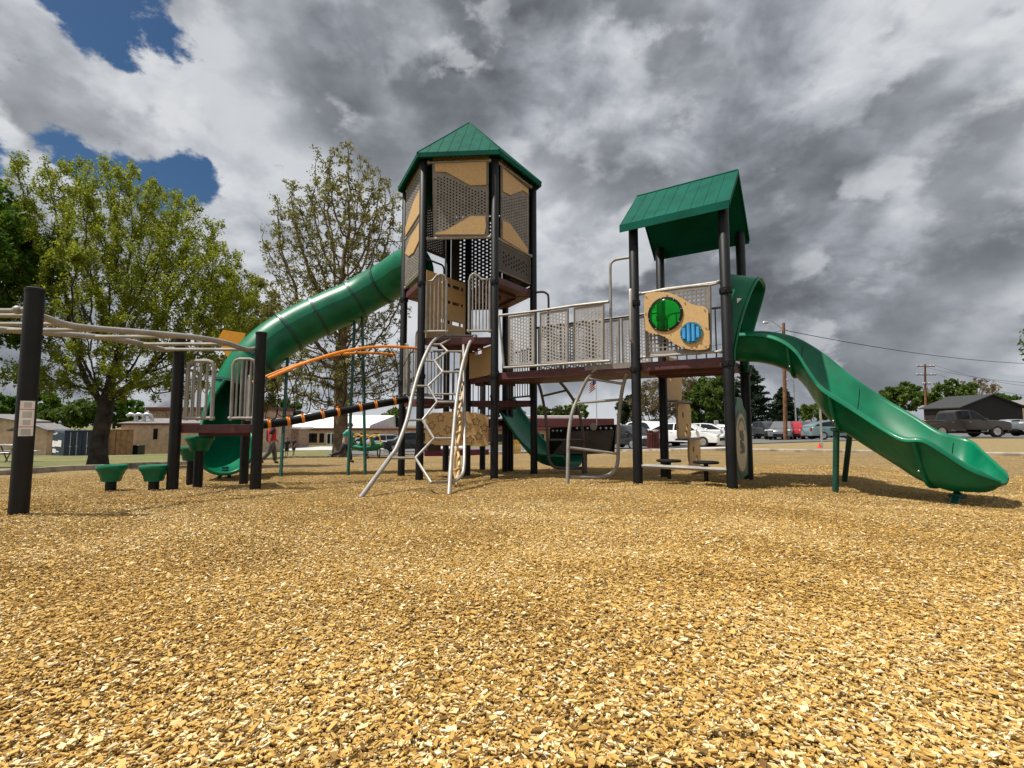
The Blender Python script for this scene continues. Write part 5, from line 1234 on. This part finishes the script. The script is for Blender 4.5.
g3 = ground(796.5, 66); q = MB(); zt3 = zat(381,66); lamp2 = thing('lot_lamp', g3, 'slender grey lot lamp far behind the wooden lamp pole', 'street lamp'); q.tube([tuple(g3), (g3.x, 66, zt3), (g3.x-.5, 66, zt3+.25)], [.12,.08,.05], 8); q.obj('pole', M['steel'], lamp2); q = MB(); q.ball((g3.x-.75, 66, zt3+.2), (.35,.18,.10), 10, 6); q.obj('lamp_head', M['steel'], lamp2)
g4 = ground(822, 24); q = MB(); q.tube([(g4.x, g4.y, g4.z-.1), (at(820,408,24).x, g4.y, zat(407.5,24))], .05, 10); sp_ = q.obj('sign_post', M['steel'], None, label='plain grey steel post on the grass beside the teal hatchback', cat='post')
g5 = ground(819.5, 23.6); q = MB(); q.lathe([(.12,0),(.12,.02),(.075,.025),(.025,.22),(.01,.23)], tuple(g5), 16); q.obj('traffic_cone', mat('red orange cone',(.75,.05,.03),.5), None, label='small red cone at the foot of the grey steel post', cat='cone')
g6 = ground(597, 80); fl = thing('flagpole', g6, 'flagpole with a red striped flag seen beneath the bridge', 'flagpole'); zf = zat(377,80)
q = MB(); q.tube([tuple(g6), (g6.x, 80, zf)], [.07,.045], 8); q.ball((g6.x,80,zf+.06), .1, 8, 6); q.obj('pole', M['steel'], fl)
M['flagred'] = mat('flag red cloth', (.45,.03,.04), .8); M['flagblue'] = mat('flag blue cloth', (.03,.04,.2), .8)
def flagstrip(z0, z1, x0, x1, m, nm, o=0):
    q = MB(); n = 10; q.loft([[(g6.x-.06-(x0+(x1-x0)*k/n), 80+.12*math.sin((x0+(x1-x0)*k/n)*5)+o, z-(x0+(x1-x0)*k/n)*.75) for k in range(n+1)] for z in (z0, z1)], False); return q.obj(nm, M[m], fl)
zf -= .3
for k in range(9): flagstrip(zf-.17*(k+1), zf-.17*k, 0, 1.1, 'flagred' if k % 2 == 0 else 'white', 'flag_stripe')
flagstrip(zf-.17*4, zf, 0, .5, 'flagblue', 'flag_canton', -.02)
g7 = ground(716.5, 52); ns = thing('notice_sign', g7, 'small white notice sign on a post at the back of the lot', 'sign'); zs = zat(422.3,52)
q = MB(); q.tube([tuple(g7), (g7.x, 52, zs)], .04, 8); q.obj('post', M['steel'], ns); q = MB(); q.cbox((g7.x, 51.95, zs), (.22,.015,.17), .01); q.obj('sign_plate', M['white'], ns)
q = MB(); 
for k in range(3): q.b2((g7.x-.13, 51.93, zs+.07-k*.07), (g7.x+.13, 51.934, zs+.095-k*.07))
q.obj('print_lines', M['grayprint'], ns)
# maroon litter bin
g8 = ground(653.5, 23.4); lb = thing('litter_bin', g8, 'maroon slatted litter bin on the path beside the lot', 'litter bin')
for k in range(24):
    a = 2*math.pi*k/24; q = MB(); c = Vector((g8.x+.28*math.cos(a), g8.y+.28*math.sin(a), g8.z)); tt = Vector((-math.sin(a), math.cos(a), 0)); rr_ = Vector((math.cos(a), math.sin(a), 0))
    q.loft([[c+tt*.025*s1*sc+rr_*(.006*s2+ex)+UP*z for s1, s2 in ((-1,-1),(1,-1),(1,1),(-1,1))] for z, sc, ex in ((.04,1,0),(.8,1,.0),(.93,1,.05),(.97,.6,.08))], True, True); q.obj('slat', M['maroonpl'], lb)
q = MB(); q.lathe([(.05,.05),(.262,.05),(.262,.86),(.24,.86),(.24,.1),(.05,.1)], tuple(g8), 24); q.obj('liner', M['black'], lb)
for z in (.12,.78): q = MB(); q.tube([(g8.x+.29*math.cos(a), g8.y+.29*math.sin(a), g8.z+z) for a in np.linspace(0,6.283,25)[:-1]], .012, 6, True); q.obj('hoop', M['maroonpl'], lb)
# picnic table far left
g9 = ground(6, 22); pt_ = thing('picnic_table', g9, 'grey metal picnic table on the grass at the far left', 'table')
for y, z, w in ((0,.74,.38),(-.62,.44,.13),(.62,.44,.13)): q = MB(); q.cbox((g9.x, g9.y+y, g9.z+z), (.85,w,.022), .01); q.obj('tabletop' if y == 0 else 'bench_seat', M['steel'], pt_)
for s in (-.55,.55):
    q = MB(); q.tube([(g9.x+s, g9.y-.6, g9.z), (g9.x+s, g9.y-.25, g9.z+.72)], .025, 8); q.tube([(g9.x+s, g9.y+.6, g9.z), (g9.x+s, g9.y+.25, g9.z+.72)], .025, 8); q.tube([(g9.x+s, g9.y-.68, g9.z+.42), (g9.x+s, g9.y+.68, g9.z+.42)], .025, 8); q.obj('leg_frame', M['bronze'], pt_)
# spring rider and hoop rack before the school
ga = ground(366, 22.5); sr = thing('spring_rider', ga, 'green and yellow spring rider beyond the kerb beside the running child', 'spring rider')
q = MB(); q.tube([(ga.x+.11*math.cos(k*.6), ga.y+.11*math.sin(k*.6), ga.z+.02+k*.0085) for k in range(50)], .018, 6); q.obj('spring', M['black'], sr)
q = MB(); rg = []
for x, hz, hw, z0 in ((-.75,.10,.16,.62),(-.55,.16,.22,.55),(-.2,.16,.24,.50),(.2,.16,.24,.50),(.5,.18,.2,.55),(.75,.12,.12,.66)):
    rg.append([(ga.x+x, ga.y+hw*math.cos(a), ga.z+z0+hz*math.sin(a)) for a in np.linspace(0,6.283,13)[:-1]])
q.loft(rg, True, True); q.obj('rider_body', M['green'], sr)
for x, hgt in ((-.62,.55),(-.2,.5),(.25,.5)):
    q = MB(); q.cbox((ga.x+x, ga.y, ga.z+.8), (.05,.22,.28 if x < -.5 else .18), .03); q.obj('seat_back', M['green'], sr)
for x in (-.3,.0,.45):
    q = MB(); q.tube(curve_pts([(ga.x+x+.25, ga.y-.2, ga.z+.62), (ga.x+x+.18, ga.y-.2, ga.z+.98), (ga.x+x-.02, ga.y-.2, ga.z+1.06), (ga.x+x-.22, ga.y-.2, ga.z+.98)], 5), .035, 8); q.obj('yellow_handle', M['yellow'], sr)
gb = ground(392, 23.5); hr_ = thing('hoop_rack', gb, 'low black hoop rack on the grass before the parked school cars', 'bike rack')
for k in range(4):
    x = gb.x-.9+k*.55; q = MB(); q.tube(curve_pts([(x-.3, gb.y, gb.z), (x-.32, gb.y, gb.z+.45), (x, gb.y, gb.z+.72), (x+.32, gb.y, gb.z+.45), (x+.3, gb.y, gb.z)], 6), .028, 8); q.obj('hoop', M['black'], hr_)
q = MB(); q.tube([(gb.x-1.3, gb.y, gb.z+.03), (gb.x+1.1, gb.y, gb.z+.03)], .03, 8); q.obj('base_rail', M['black'], hr_)
# =================================================================== people
SK = mat('skin', (.42,.24,.16), .55); HAIR = mat('dark brown hair', (.025,.016,.011), .6)
CL = {k: mat('cloth '+k, c, .85, 0, .12, 20, .1, 80) for k, c in (('red',(.5,.02,.03)),('black',(.012,.012,.015)),('grey',(.09,.085,.08)),('teal',(.02,.30,.24)),('lightgrey',(.30,.31,.32)),('dark',(.02,.02,.025)),('white',(.6,.6,.6)))}
def skin_mesh(chains, name, m, parent, sub=1):
    """chains: lists of (joint key, xyz, radius); shared keys weld the chains into one figure"""
    idx = {}; vs = []; rs_ = []; es = []
    for ch in chains:
        pv = None
        for k, p, r in ch:
            if k not in idx: idx[k] = len(vs); vs.append(tuple(p)); rs_.append(r)
            if pv is not None and (pv, idx[k]) not in es: es.append((pv, idx[k]))
            pv = idx[k]
    me = bpy.data.meshes.new(name); me.from_pydata(vs, es, []); o = bpy.data.objects.new(name, me); COL.objects.link(o)
    md = o.modifiers.new('skin', 'SKIN'); md.use_smooth_shade = True
    for i, sv in enumerate(me.skin_vertices[0].data): rr = rs_[i]; sv.radius = (rr, rr) if not isinstance(rr, tuple) else rr; sv.use_root = (i == 0)
    o.modifiers.new('sub', 'SUBSURF').levels = sub; o.modifiers['sub'].render_levels = sub
    dg = bpy.context.evaluated_depsgraph_get(); ev = o.evaluated_get(dg); nm = bpy.data.meshes.new_from_object(ev); nm.name = name
    bpy.data.objects.remove(o); nm.materials.clear(); nm.materials.append(m); nm.polygons.foreach_set('use_smooth', [True]*len(nm.polygons))
    oo = bpy.data.objects.new(name, nm); COL.objects.link(oo)
    if parent: oo.parent = parent; W[oo] = Vector((0,0,0))
    return oo
def person(loc, ang, H, pose, top, sleeve, legs, label, shorts=False, lean=0, group=None, panel_=None):
    t = thing('person', (0,0,0), label, 'person', group)
    V = lambda *a: Vector(a)*H
    pel = V(0, 0, pose.get('hip', .505)); ch = pel+V(0, lean*.7, .215); nk = ch+V(0, lean*.3, .11); hd = nk+V(0, .012+lean*.25, .045)
    sh = {s: ch+V(s*.105, lean*.15, .075) for s in (-1, 1)}; hp = {s: pel+V(s*.052, 0, -.02) for s in (-1, 1)}
    J = {}
    for s, key in ((-1,'L'),(1,'R')):
        a1_, a2_ = pose['arm'+key]; l1_, l2_ = pose['leg'+key]
        def rot(a, ln): return Vector((0, math.sin(a)*ln, -math.cos(a)*ln))*H
        el = sh[s]+rot(a1_, .155)+V(s*.03,0,0); wr_ = el+rot(a2_, .135); kn = hp[s]+rot(l1_, .235); an = kn+rot(l2_, .225)
        J[s] = (el, wr_, kn, an, rot(a2_, 1).normalized(), rot(l2_, 1).normalized())
    C_ = []
    C_.append([('pel',pel,.062*H),('wst',pel+(ch-pel)*.5,.058*H),('ch',ch,.072*H),('nk',nk,.028*H),('hd0',hd,.042*H),('hd1',hd+V(0,.006,.05),.062*H),('hd2',hd+V(0,-.002,.095),.050*H)])
    for s in (-1, 1):
        el, wr_, kn, an, ad_, ld = J[s]; f = V(0,.085,0); 
        C_.append([('ch',ch,0),('sh%d'%s,sh[s],.032*H),('el%d'%s,el,.023*H),('wr%d'%s,wr_,.016*H),('pm%d'%s,wr_+ad_*.035*H,.018*H)])
        C_.append([('pel',pel,0),('hp%d'%s,hp[s],.052*H),('kn%d'%s,kn,.034*H),('an%d'%s,an,.021*H),('to%d'%s,an+Vector((0,.075*math.cos(min(1,max(0,ld.y*-1.2))),-.02-.05*max(0,-ld.y)))*H,.019*H)])
    body = skin_mesh(C_, 'body', SK, t); bb = MB()
    for s in (-1, 1):                       # four fingers and a thumb, slightly curled
        el, wr_, kn, an, ad_, ld = J[s]; side = Vector((0, ad_.z*-1, ad_.y)).normalized() if abs(ad_.z) > .1 else Vector((0,0,1)); pb = wr_+ad_*.045*H; fw = Vector((0,1,0))
        for k, ln in ((-1.5,.040),(-.5,.047),(.5,.045),(1.5,.036)):
            a = pb+side*k*.009*H; bb.tube([a-ad_*.012*H, a+ad_*ln*.55*H, a+ad_*ln*.9*H+Vector((-s*.012*H,0,0))], [.0055*H,.005*H,.004*H], 6)
        a = wr_+ad_*.02*H+side*.014*H; bb.tube([a, a+side*.016*H+ad_*.018*H, a+side*.018*H+ad_*.035*H], [.006*H,.0055*H,.0045*H], 6)
    hc = hd+V(0,.006,.05); bb.ball(tuple(hc+V(0,.062,-.004)), .011*H, 8, 5)
    for s in (-1, 1): bb.ball(tuple(hc+V(s*.06,0,0)), (.008*H,.014*H,.02*H), 8, 5)
    o_ = len(body.data.vertices); bm_ = bmesh.new(); bm_.from_mesh(body.data); vv = [bm_.verts.new(v) for v in bb.v]
    for f in bb.f: bm_.faces.new([vv[i] for i in f])
    bm_.to_mesh(body.data); bm_.free()
    for s in (-1, 1): q = MB(); q.ball(tuple(hc+V(s*.022,.054,.012)), .0065*H, 8, 5); q.obj('eye', CL['black'], t)
    q = MB(); q.ball(tuple(hc+V(0,.056,-.03)), (.016*H,.006*H,.004*H), 8, 5); q.obj('mouth', CL['red'], t)
    q = MB(); q.ball(tuple(hc+V(0,-.016,.022)), (.070*H,.068*H,.064*H), 14, 9); q.obj('hair', HAIR, t)
    skin_mesh([[('a0',pel+V(0,0,-.04),.090*H),('a',pel+V(0,0,.0),.093*H),('b',pel+(ch-pel)*.5,.093*H),('c',ch+V(0,0,.01),.108*H),('d',ch+V(0,0,.06),.088*H),('n',nk-V(0,0,.0),.046*H)]], 'shirt', CL[top], t)
    for s in (-1, 1):
        el, wr_, kn, an, ad_, ld = J[s]
        skin_mesh([[('a',ch+(sh[s]-ch)*.6,.062*H),('b',sh[s]+(el-sh[s])*.2,.058*H),('c',sh[s]+(el-sh[s])*.7,.052*H),('d',sh[s]+(el-sh[s])*1.0,.05*H)]], 'sleeve', CL[sleeve], t)
        if shorts: skin_mesh([[('a',pel+(hp[s]-pel)*.7+V(0,0,.02),.085*H),('b',hp[s]+(kn-hp[s])*.5,.074*H),('c',hp[s]+(kn-hp[s])*1.05,.068*H)]], 'shorts_leg', CL[legs], t)
        else: skin_mesh([[('a',pel+(hp[s]-pel)*.7+V(0,0,.02),.085*H),('b0',hp[s]+(kn-hp[s])*.5,.070*H),('b',kn,.056*H),('c',an-(an-kn)*.05,.046*H)]], 'trouser_leg', CL[legs], t)
        tip = an+Vector((0,.075*math.cos(min(1,max(0,ld.y*-1.2))),-.02-.05*max(0,-ld.y)))*H
        skin_mesh([[('h',an+(an-tip)*.3+V(0,0,-.012),.026*H),('a',an+(tip-an)*.3,.028*H),('t',tip,.024*H)]], 'shoe', CL['black'], t)
    if panel_:
        q = MB(); q.cbox(ch+V(-.062,0,-.09), (.052*H,.098*H,.14*H), .03*H); q.obj('black_side_panel', CL[panel_], t)
    t.location = loc; t.rotation_euler = (0,0,ang); return t
walk = dict(armL=(.35,.6), armR=(-.4,-.1), legL=(.32,.1), legR=(-.28,-.75), hip=.495)
runp = dict(armL=(.7,1.9), armR=(-.8,.6), legL=(.45,.15), legR=(-.45,-1.35), hip=.49)
stand = dict(armL=(.1,.3), armR=(-.05,.2), legL=(.06,.0), legR=(-.05,-.05), hip=.507)
def pg(px, D): g = ground(px, D); return (g.x, g.y, g.z)
person(pg(271, 16.4), R(-50), 1.46, walk, 'red', 'black', 'grey', 'child in a red and black shirt and grey trousers walking beyond the left deck', panel_='black')
person(pg(345, 17.0), R(-78), 1.36, runp, 'lightgrey', 'teal', 'dark', 'child in a teal and grey top running behind the net bridge', lean=.08)
person(pg(286.5, 39), R(-160), 1.42, stand, 'black', 'black', 'dark', 'child in black shirt and shorts, left one of the pair before the school', True, 0, 'children standing before the school')
person(pg(293.5, 40), R(150), 1.5, stand, 'black', 'black', 'dark', 'taller child in black shirt and shorts, right one of the pair before the school', True, 0, 'children standing before the school')
# =================================================================== trees
M['bark'] = mat('grey brown bark', (.05,.037,.027), .95, 0, .35, 5, .5, 30); M['bark2'] = mat('tan brown bark', (.14,.095,.06), .95, 0, .35, 4, .5, 30)
def leafmat(name, a, b, c, tr=.42): return tint_mat(name, [(0,a),(.5,b),(1,c)], .55, tr)
LM = {'spring': leafmat('spring green leaves', (.08,.115,.009), (.175,.225,.018), (.28,.33,.045)), 'dark': leafmat('dark maple leaves', (.022,.06,.008), (.045,.11,.012), (.09,.17,.02), .35),
      'sparse': leafmat('young cottonwood leaves', (.085,.085,.018), (.15,.155,.036), (.24,.24,.07), .35), 'conifer': leafmat('conifer needles', (.010,.020,.010), (.018,.036,.017), (.035,.06,.028), .1),
      'far': leafmat('far green leaves', (.035,.065,.012), (.065,.11,.018), (.11,.17,.03), .3), 'bare': leafmat('budding twig tips', (.10,.075,.04), (.15,.115,.055), (.20,.17,.07), .2)}
def grow(base, att, step, rng, kill=1.7, infl=9, iters=150, trunk=None, rise=.05):
    """space colonisation: a skeleton that reaches through the crown's volume"""
    P = [np.array(base, float)]; par = [-1]
    for p in trunk or []:
        n = max(1, int(np.linalg.norm(np.array(p)-P[-1])/step)); a = P[-1].copy(); b = np.array(p, float)
        for k in range(1, n+1): P.append(a+(b-a)*k/n); par.append(len(P)-2)
    A = np.array(att, float); near_i = np.zeros(len(A), int); near_d = np.full(len(A), 1e9); done = 0
    def upd(s):
        nonlocal near_i, near_d
        Q = np.array(P[s:]); d = np.linalg.norm(A[:, None]-Q[None], axis=2); j = d.argmin(1); dd = d[np.arange(len(A)), j]; m = dd < near_d
        near_d = np.where(m, dd, near_d); near_i = np.where(m, j+s, near_i)
    upd(0)
    for it in range(iters):
        if len(A) == 0: break
        act = np.unique(near_i); s = len(P); new = 0
        for i in act:
            sel = A[near_i == i]; v = sel-P[i]; v = (v/np.linalg.norm(v, axis=1)[:, None]).sum(0); nv_ = np.linalg.norm(v)
            if nv_ < 1e-6: continue
            v = v/nv_+rng.normal(0, .14, 3)+np.array([0,0,rise]); P.append(P[i]+v/np.linalg.norm(v)*step); par.append(int(i)); new += 1
        if not new: break
        upd(s); k = near_d > step*kill
        if k.all() and it > 60: pass
        A, near_i, near_d = A[k], near_i[k], near_d[k]
        if len(P) > 9500: break
    P = np.array(P); par = np.array(par); return P, par
def tree(name, label, base, lobes, natt, step, trunk, tip, trunk_r, leaf, lm, bark, nleaf, spread, trunk_pts=None, seed=1, group=None, cat='tree', up=.2, expo=2.3, rise=.05, zs=.8, xs=1):
    rng = np.random.default_rng(seed); att = []; wts = np.array([l[3]*l[4]*l[5]*(l[6] if len(l) > 6 else 1) for l in lobes]); wts = wts/wts.sum()
    for l, w_ in zip(lobes, wts):
        n = int(natt*w_); d = rng.normal(0, 1, (n, 3)); d /= np.linalg.norm(d, axis=1)[:, None]; r = rng.random(n)**(1/2.4)
        att.append(np.array(l[:3])+d*r[:, None]*np.array(l[3:6]))
    att = np.concatenate(att); P, par = grow(base, att, step, rng, trunk=trunk_pts, rise=rise)
    nC = np.bincount(par[par >= 0], minlength=len(P)); w_ = np.where(nC == 0, tip**expo, 0.)
    for i in range(len(P)-1, 0, -1): w_[par[i]] += w_[i]
    rad = w_**(1/expo); rad = rad*(trunk_r/rad[0])*(np.clip(rad/rad[0], 0, 1)**0) if False else rad
    sc = trunk_r/rad[0]; rad = np.maximum(rad*sc**np.clip((rad/rad[0])*1.4, .25, 1), tip)
    # flare at the foot
    t = thing(name, tuple(base), label, cat, group)
    n = 7; seg = [i for i in range(1, len(P))]; a = P[par[seg]]; b = P[seg]; fl = 1+.6*np.exp(-(P[:, 2]-P[0, 2])/(trunk_r*1.6)); rad = rad*np.where(rad > trunk_r*.6, fl, 1); ra = np.minimum(rad[par[seg]], rad[seg]*1.45); rb = rad[seg]
    d = b-a; ln = np.linalg.norm(d, axis=1)+1e-9; d = d/ln[:, None]; ref = np.where(np.abs(d[:, 2:3]) > .9, [[1.,0,0]], [[0,0,1.]]); u = np.cross(d, ref); u /= np.linalg.norm(u, axis=1)[:, None]; v = np.cross(d, u)
    ang = np.arange(n)*2*math.pi/n; ca, sa = np.cos(ang), np.sin(ang); ringa = (u[:, None]*ca[None, :, None]+v[:, None]*sa[None, :, None])
    k_ = np.where(ra > tip*8, .08, .3); b2 = b+d*(rb*k_)[:, None]; a2 = a-d*(ra*k_)[:, None]
    V = np.concatenate([a2[:, None]+ringa*ra[:, None, None], b2[:, None]+ringa*rb[:, None, None]], 1).reshape(-1, 3)
    o = np.arange(len(seg))[:, None, None]*2*n; k = np.arange(n); q = np.stack([k, (k+1) % n, (k+1) % n+n, k+n], 1)[None]; Fq = (o+q).reshape(-1, 4)
    me = npmesh('trunk', V-np.array(base), Fq, M[bark], smooth=True); link('trunk', me, t)
    # leaves: sprays on the thin wood
    thin = np.where(rad < tip*2.6)[0]; thin = thin[par[thin] >= 0]; ends = np.where(nC == 0)[0]; src = np.concatenate([thin, ends, ends]); 
    c = src[rng.integers(0, len(src), nleaf//9)]; clump = np.repeat(c, 9); m_ = len(clump)
    ctr = P[c]+rng.normal(0, spread*.7, (len(c), 3)); L_ = np.repeat(ctr, 9, 0)+rng.normal(0, spread*.55, (m_, 3))*np.array([xs,xs,zs])
    s = leaf*np.exp(rng.normal(0, .3, m_)); nrm = rng.normal(0, 1, (m_, 3))+np.array([0,0,up]); nrm /= np.linalg.norm(nrm, axis=1)[:, None]; rv = rng.normal(0, 1, (m_, 3)); X = np.cross(nrm, rv); X /= np.linalg.norm(X, axis=1)[:, None]; Y = np.cross(nrm, X)
    Q = np.stack([L_-X*s[:, None], L_+Y*(s*.55)[:, None]+nrm*(s*.15)[:, None], L_+X*s[:, None], L_-Y*(s*.55)[:, None]+nrm*(s*.15)[:, None]], 1).reshape(-1, 3)
    tint = np.clip(np.repeat(rng.normal(.5, .2, len(c)), 9)+rng.normal(0, .14, m_), 0, 1)
    me = npmesh('crown', Q-np.array(base), np.arange(m_*4).reshape(-1, 4), LM[lm], tint); link('crown', me, t); return t
def lobe_px(px, py, rx, ry, D, dD, wt=1): c = at(px, py, D); return (c.x, c.y, c.z, rx/F*D, dD, ry/F*D, wt)
# the big maple by the left kerb
D = 13.0; g = ground(97, D); 
tree('maple_tree', 'large spring green tree with a forked dark trunk behind the blue container and overhead ladder', tuple(g-Vector((0,0,.1))),
     [lobe_px(140,300,80,95,D,2.1),lobe_px(128,225,55,62,D,1.7,1.2),lobe_px(60,280,52,90,D,1.8),lobe_px(55,205,34,48,D,1.4),lobe_px(200,300,52,70,D,1.8),lobe_px(192,240,30,42,D,1.2),lobe_px(120,375,105,32,D,1.9,.8),lobe_px(235,330,35,45,D,1.4),lobe_px(225,280,26,40,D,1.3)]+[lobe_px(*s,D,.5,4) for s in ((58,185,9,28),(40,195,8,24),(105,180,9,30),(85,190,8,28),(128,190,10,26),(150,195,9,24),(176,215,9,24),(192,222,9,26),(210,245,9,26),(168,235,9,26),(225,285,9,24),(20,215,8,22))],
     3600, .135, None, .005, .185, .027, 'spring', 'bark', 140000, .080, [tuple(at(99,440,D)), tuple(at(104,415,D)), tuple(at(107,398,D))], 4, rise=.32, zs=1.5, xs=.6)
D = 12; b = ground(-75, D)
tree('shade_tree', 'dark dense green tree leaning in from the left edge', tuple(b-Vector((0,0,.1))), [lobe_px(0,255,58,66,D,1.5),lobe_px(-60,240,80,90,D,2),lobe_px(20,290,36,28,D,1.1),lobe_px(-20,330,60,40,D,1.3,.6)], 700, .2, None, .007, .25, .055, 'dark', 'bark', 30000, .13, [tuple(at(-70,400,D))], 5)
D = 29; g = ground(341, D)
tree('cottonwood_tree', 'tall sparse tree just leafing out, its pale trunk behind the net bridge and tube slide', tuple(g-Vector((0,0,.2))),
     [lobe_px(336,240,62,70,D,3.2),lobe_px(345,180,36,40,D,2.2),lobe_px(300,250,38,50,D,2.4),lobe_px(380,230,30,62,D,2.6),lobe_px(335,310,78,52,D,3.4),lobe_px(335,372,88,42,D,3.4,.8),lobe_px(292,210,24,30,D,1.6)],
     4300, .27, None, .016, .40, .062, 'sparse', 'bark2', 40000, .15, [tuple(at(341,420,D)), tuple(at(341,385,D)), tuple(at(340,360,D))], 6, expo=2.15, rise=.12)
D = 33; g = ground(228, D)
tree('young_tree', 'yellowish green tree filling the gap between the big maple and the tube slide', tuple(g-Vector((0,0,.2))), [lobe_px(245,330,38,55,D,2.4),lobe_px(226,300,18,34,D,1.5),lobe_px(258,300,22,26,D,1.5),lobe_px(250,385,42,35,D,2.4,.7)], 420, .45, None, .016, .25, .105, 'sparse', 'bark', 13000, .22, [tuple(at(232,420,D))], 7)
def far(label, px, D, lobes, lm='far', n=7000, leaf=.2, step=.6, natt=200, tr=.25, name='broadleaf_tree', seed=11, bark='bark', spread=.35, group='trees behind the buildings and lots'):
    g = ground(px, D); return tree(name, label, tuple(g-Vector((0,0,.2))), [lobe_px(*l[:4], D, l[4]) for l in lobes], natt, step, None, .02, tr, leaf, lm, bark, n, spread, None, seed, group)
far('dark tree behind the sheds at the far left', 20, 75, [(10,408,50,14,4),(40,404,22,16,3)], 'dark', 9000, .26, seed=12)
far('bright green tree above the blue container', 62, 70, [(66,418,22,12,3),(84,410,16,12,3)], 'far', 7000, .22, seed=13)
far('dark tree between the containers and the gymnasium', 112, 90, [(118,412,26,14,4)], 'dark', 6000, .28, seed=14)
far('round green tree left of the honeycomb climber above the school', 396, 120, [(396,418,14,11,3)], 'far', 5000, .3, seed=15)
far('low tree above the white school roof', 283, 130, [(285,408,18,10,3)], 'far', 3500, .32, seed=16)
far('dark evergreen above the maroon school roof', 517, 140, [(515,417,9,11,3)], 'conifer', 4000, .3, seed=17)
far('light green tree above the maroon school roof', 545, 130, [(560,413,32,10,4),(575,408,12,10,3)], 'far', 6000, .32, seed=18)
far('dark evergreen right of the red trimmed school', 628, 95, [(628,412,11,18,3)], 'conifer', 6000, .25, seed=19)
far('brown bushy tree barely in leaf behind the white cars', 655, 70, [(655,402,26,24,4),(682,398,18,24,3)], 'bare', 12000, .12, .5, 420, .2, seed=20)
far('full bright green tree behind the stepped climber', 707, 68, [(706,402,24,26,4),(722,392,16,22,3)], 'far', 15000, .19, .5, 300, seed=21)
far('far green tree right of the evergreens above the lot', 812, 110, [(812,413,18,9,4),(832,415,16,6,3)], 'far', 5000, .3, seed=22)
far('green tree left of the utility pole', 905, 120, [(905,398,22,16,5),(890,404,14,12,3)], 'far', 9000, .32, seed=23)
far('loose green tree right of the utility pole', 948, 125, [(948,396,24,16,5),(965,390,12,12,3)], 'far', 6000, .32, seed=24)
far('thin half bare tree above the dark house', 976, 130, [(978,392,20,16,4)], 'bare', 2200, .22, .6, 300, seed=25)
far('green tree whose branch tip enters at the right edge', 1110, 30, [(1076,350,30,38,2.5)], 'far', 5000, .12, .4, 200, seed=26)
far('dark tree beyond the silver sedan', 1010, 140, [(1000,400,16,7,4)], 'dark', 3000, .32, seed=27)
def conifer(label, px, D, ytop, wpx, seed, name='pine_tree'):
    rng = np.random.default_rng(seed); g = ground(px, D); zt = zat(ytop, D); H = zt-g.z; t = thing(name, tuple(g), label, 'tree', 'evergreens behind the lot'); q = MB(); q.tube([g-Vector((0,0,.2)), g+UP*H*.98], [.32,.04], 8); 
    V = []; T = []; wv = wpx/2/F*D; nb_ = 150
    for k in range(nb_):
        f = .07+.93*(k/nb_)**.95; z = g.z+H*f; a = k*2.399+rng.normal(0, .3); Lr = wv*(1-f)**.62*rng.uniform(.62, 1.12)+.15; tip_ = Vector((math.cos(a)*Lr, math.sin(a)*Lr, Lr*rng.uniform(-.12,.22))); c = Vector((g.x, g.y, z)); q.tube([c, c+tip_], [.05*(1-f)+.015,.008], 5)
        m = int(60+110*(1-f)); s = rng.random(m)**.6; p = np.array(c)[None]+np.array(tip_)[None]*s[:, None]+rng.normal(0, 1, (m, 3))*np.array([.34,.34,.16])*(1.15-.55*s[:, None])*(.35+.65*(1-f)); V.append(p); T.append(np.clip(rng.normal(.45, .2, m)+.1*s, 0, 1))
    q.obj('trunk', M['bark'], t); P = np.concatenate(V); T = np.concatenate(T); m = len(P); s = .17*np.exp(rng.normal(0, .3, m)); X = rng.normal(0, 1, (m, 3)); X /= np.linalg.norm(X, axis=1)[:, None]; Y = np.cross(X, rng.normal(0, 1, (m, 3))); Y /= np.linalg.norm(Y, axis=1)[:, None]
    Q = np.stack([P-X*s[:, None], P+Y*(s*.4)[:, None], P+X*s[:, None], P-Y*(s*.4)[:, None]], 1).reshape(-1, 3)-np.array(g); link('crown', npmesh('crown', Q, np.arange(m*4).reshape(-1, 4), LM['conifer'], T), t); return t
conifer('broad dark evergreen behind the emblem panel', 752, 66, 366, 56, 31); conifer('narrower dark evergreen behind the wooden lamp pole', 785, 72, 388, 36, 32); conifer('dark evergreen filling the gap left of the broad one', 733, 80, 384, 34, 33)
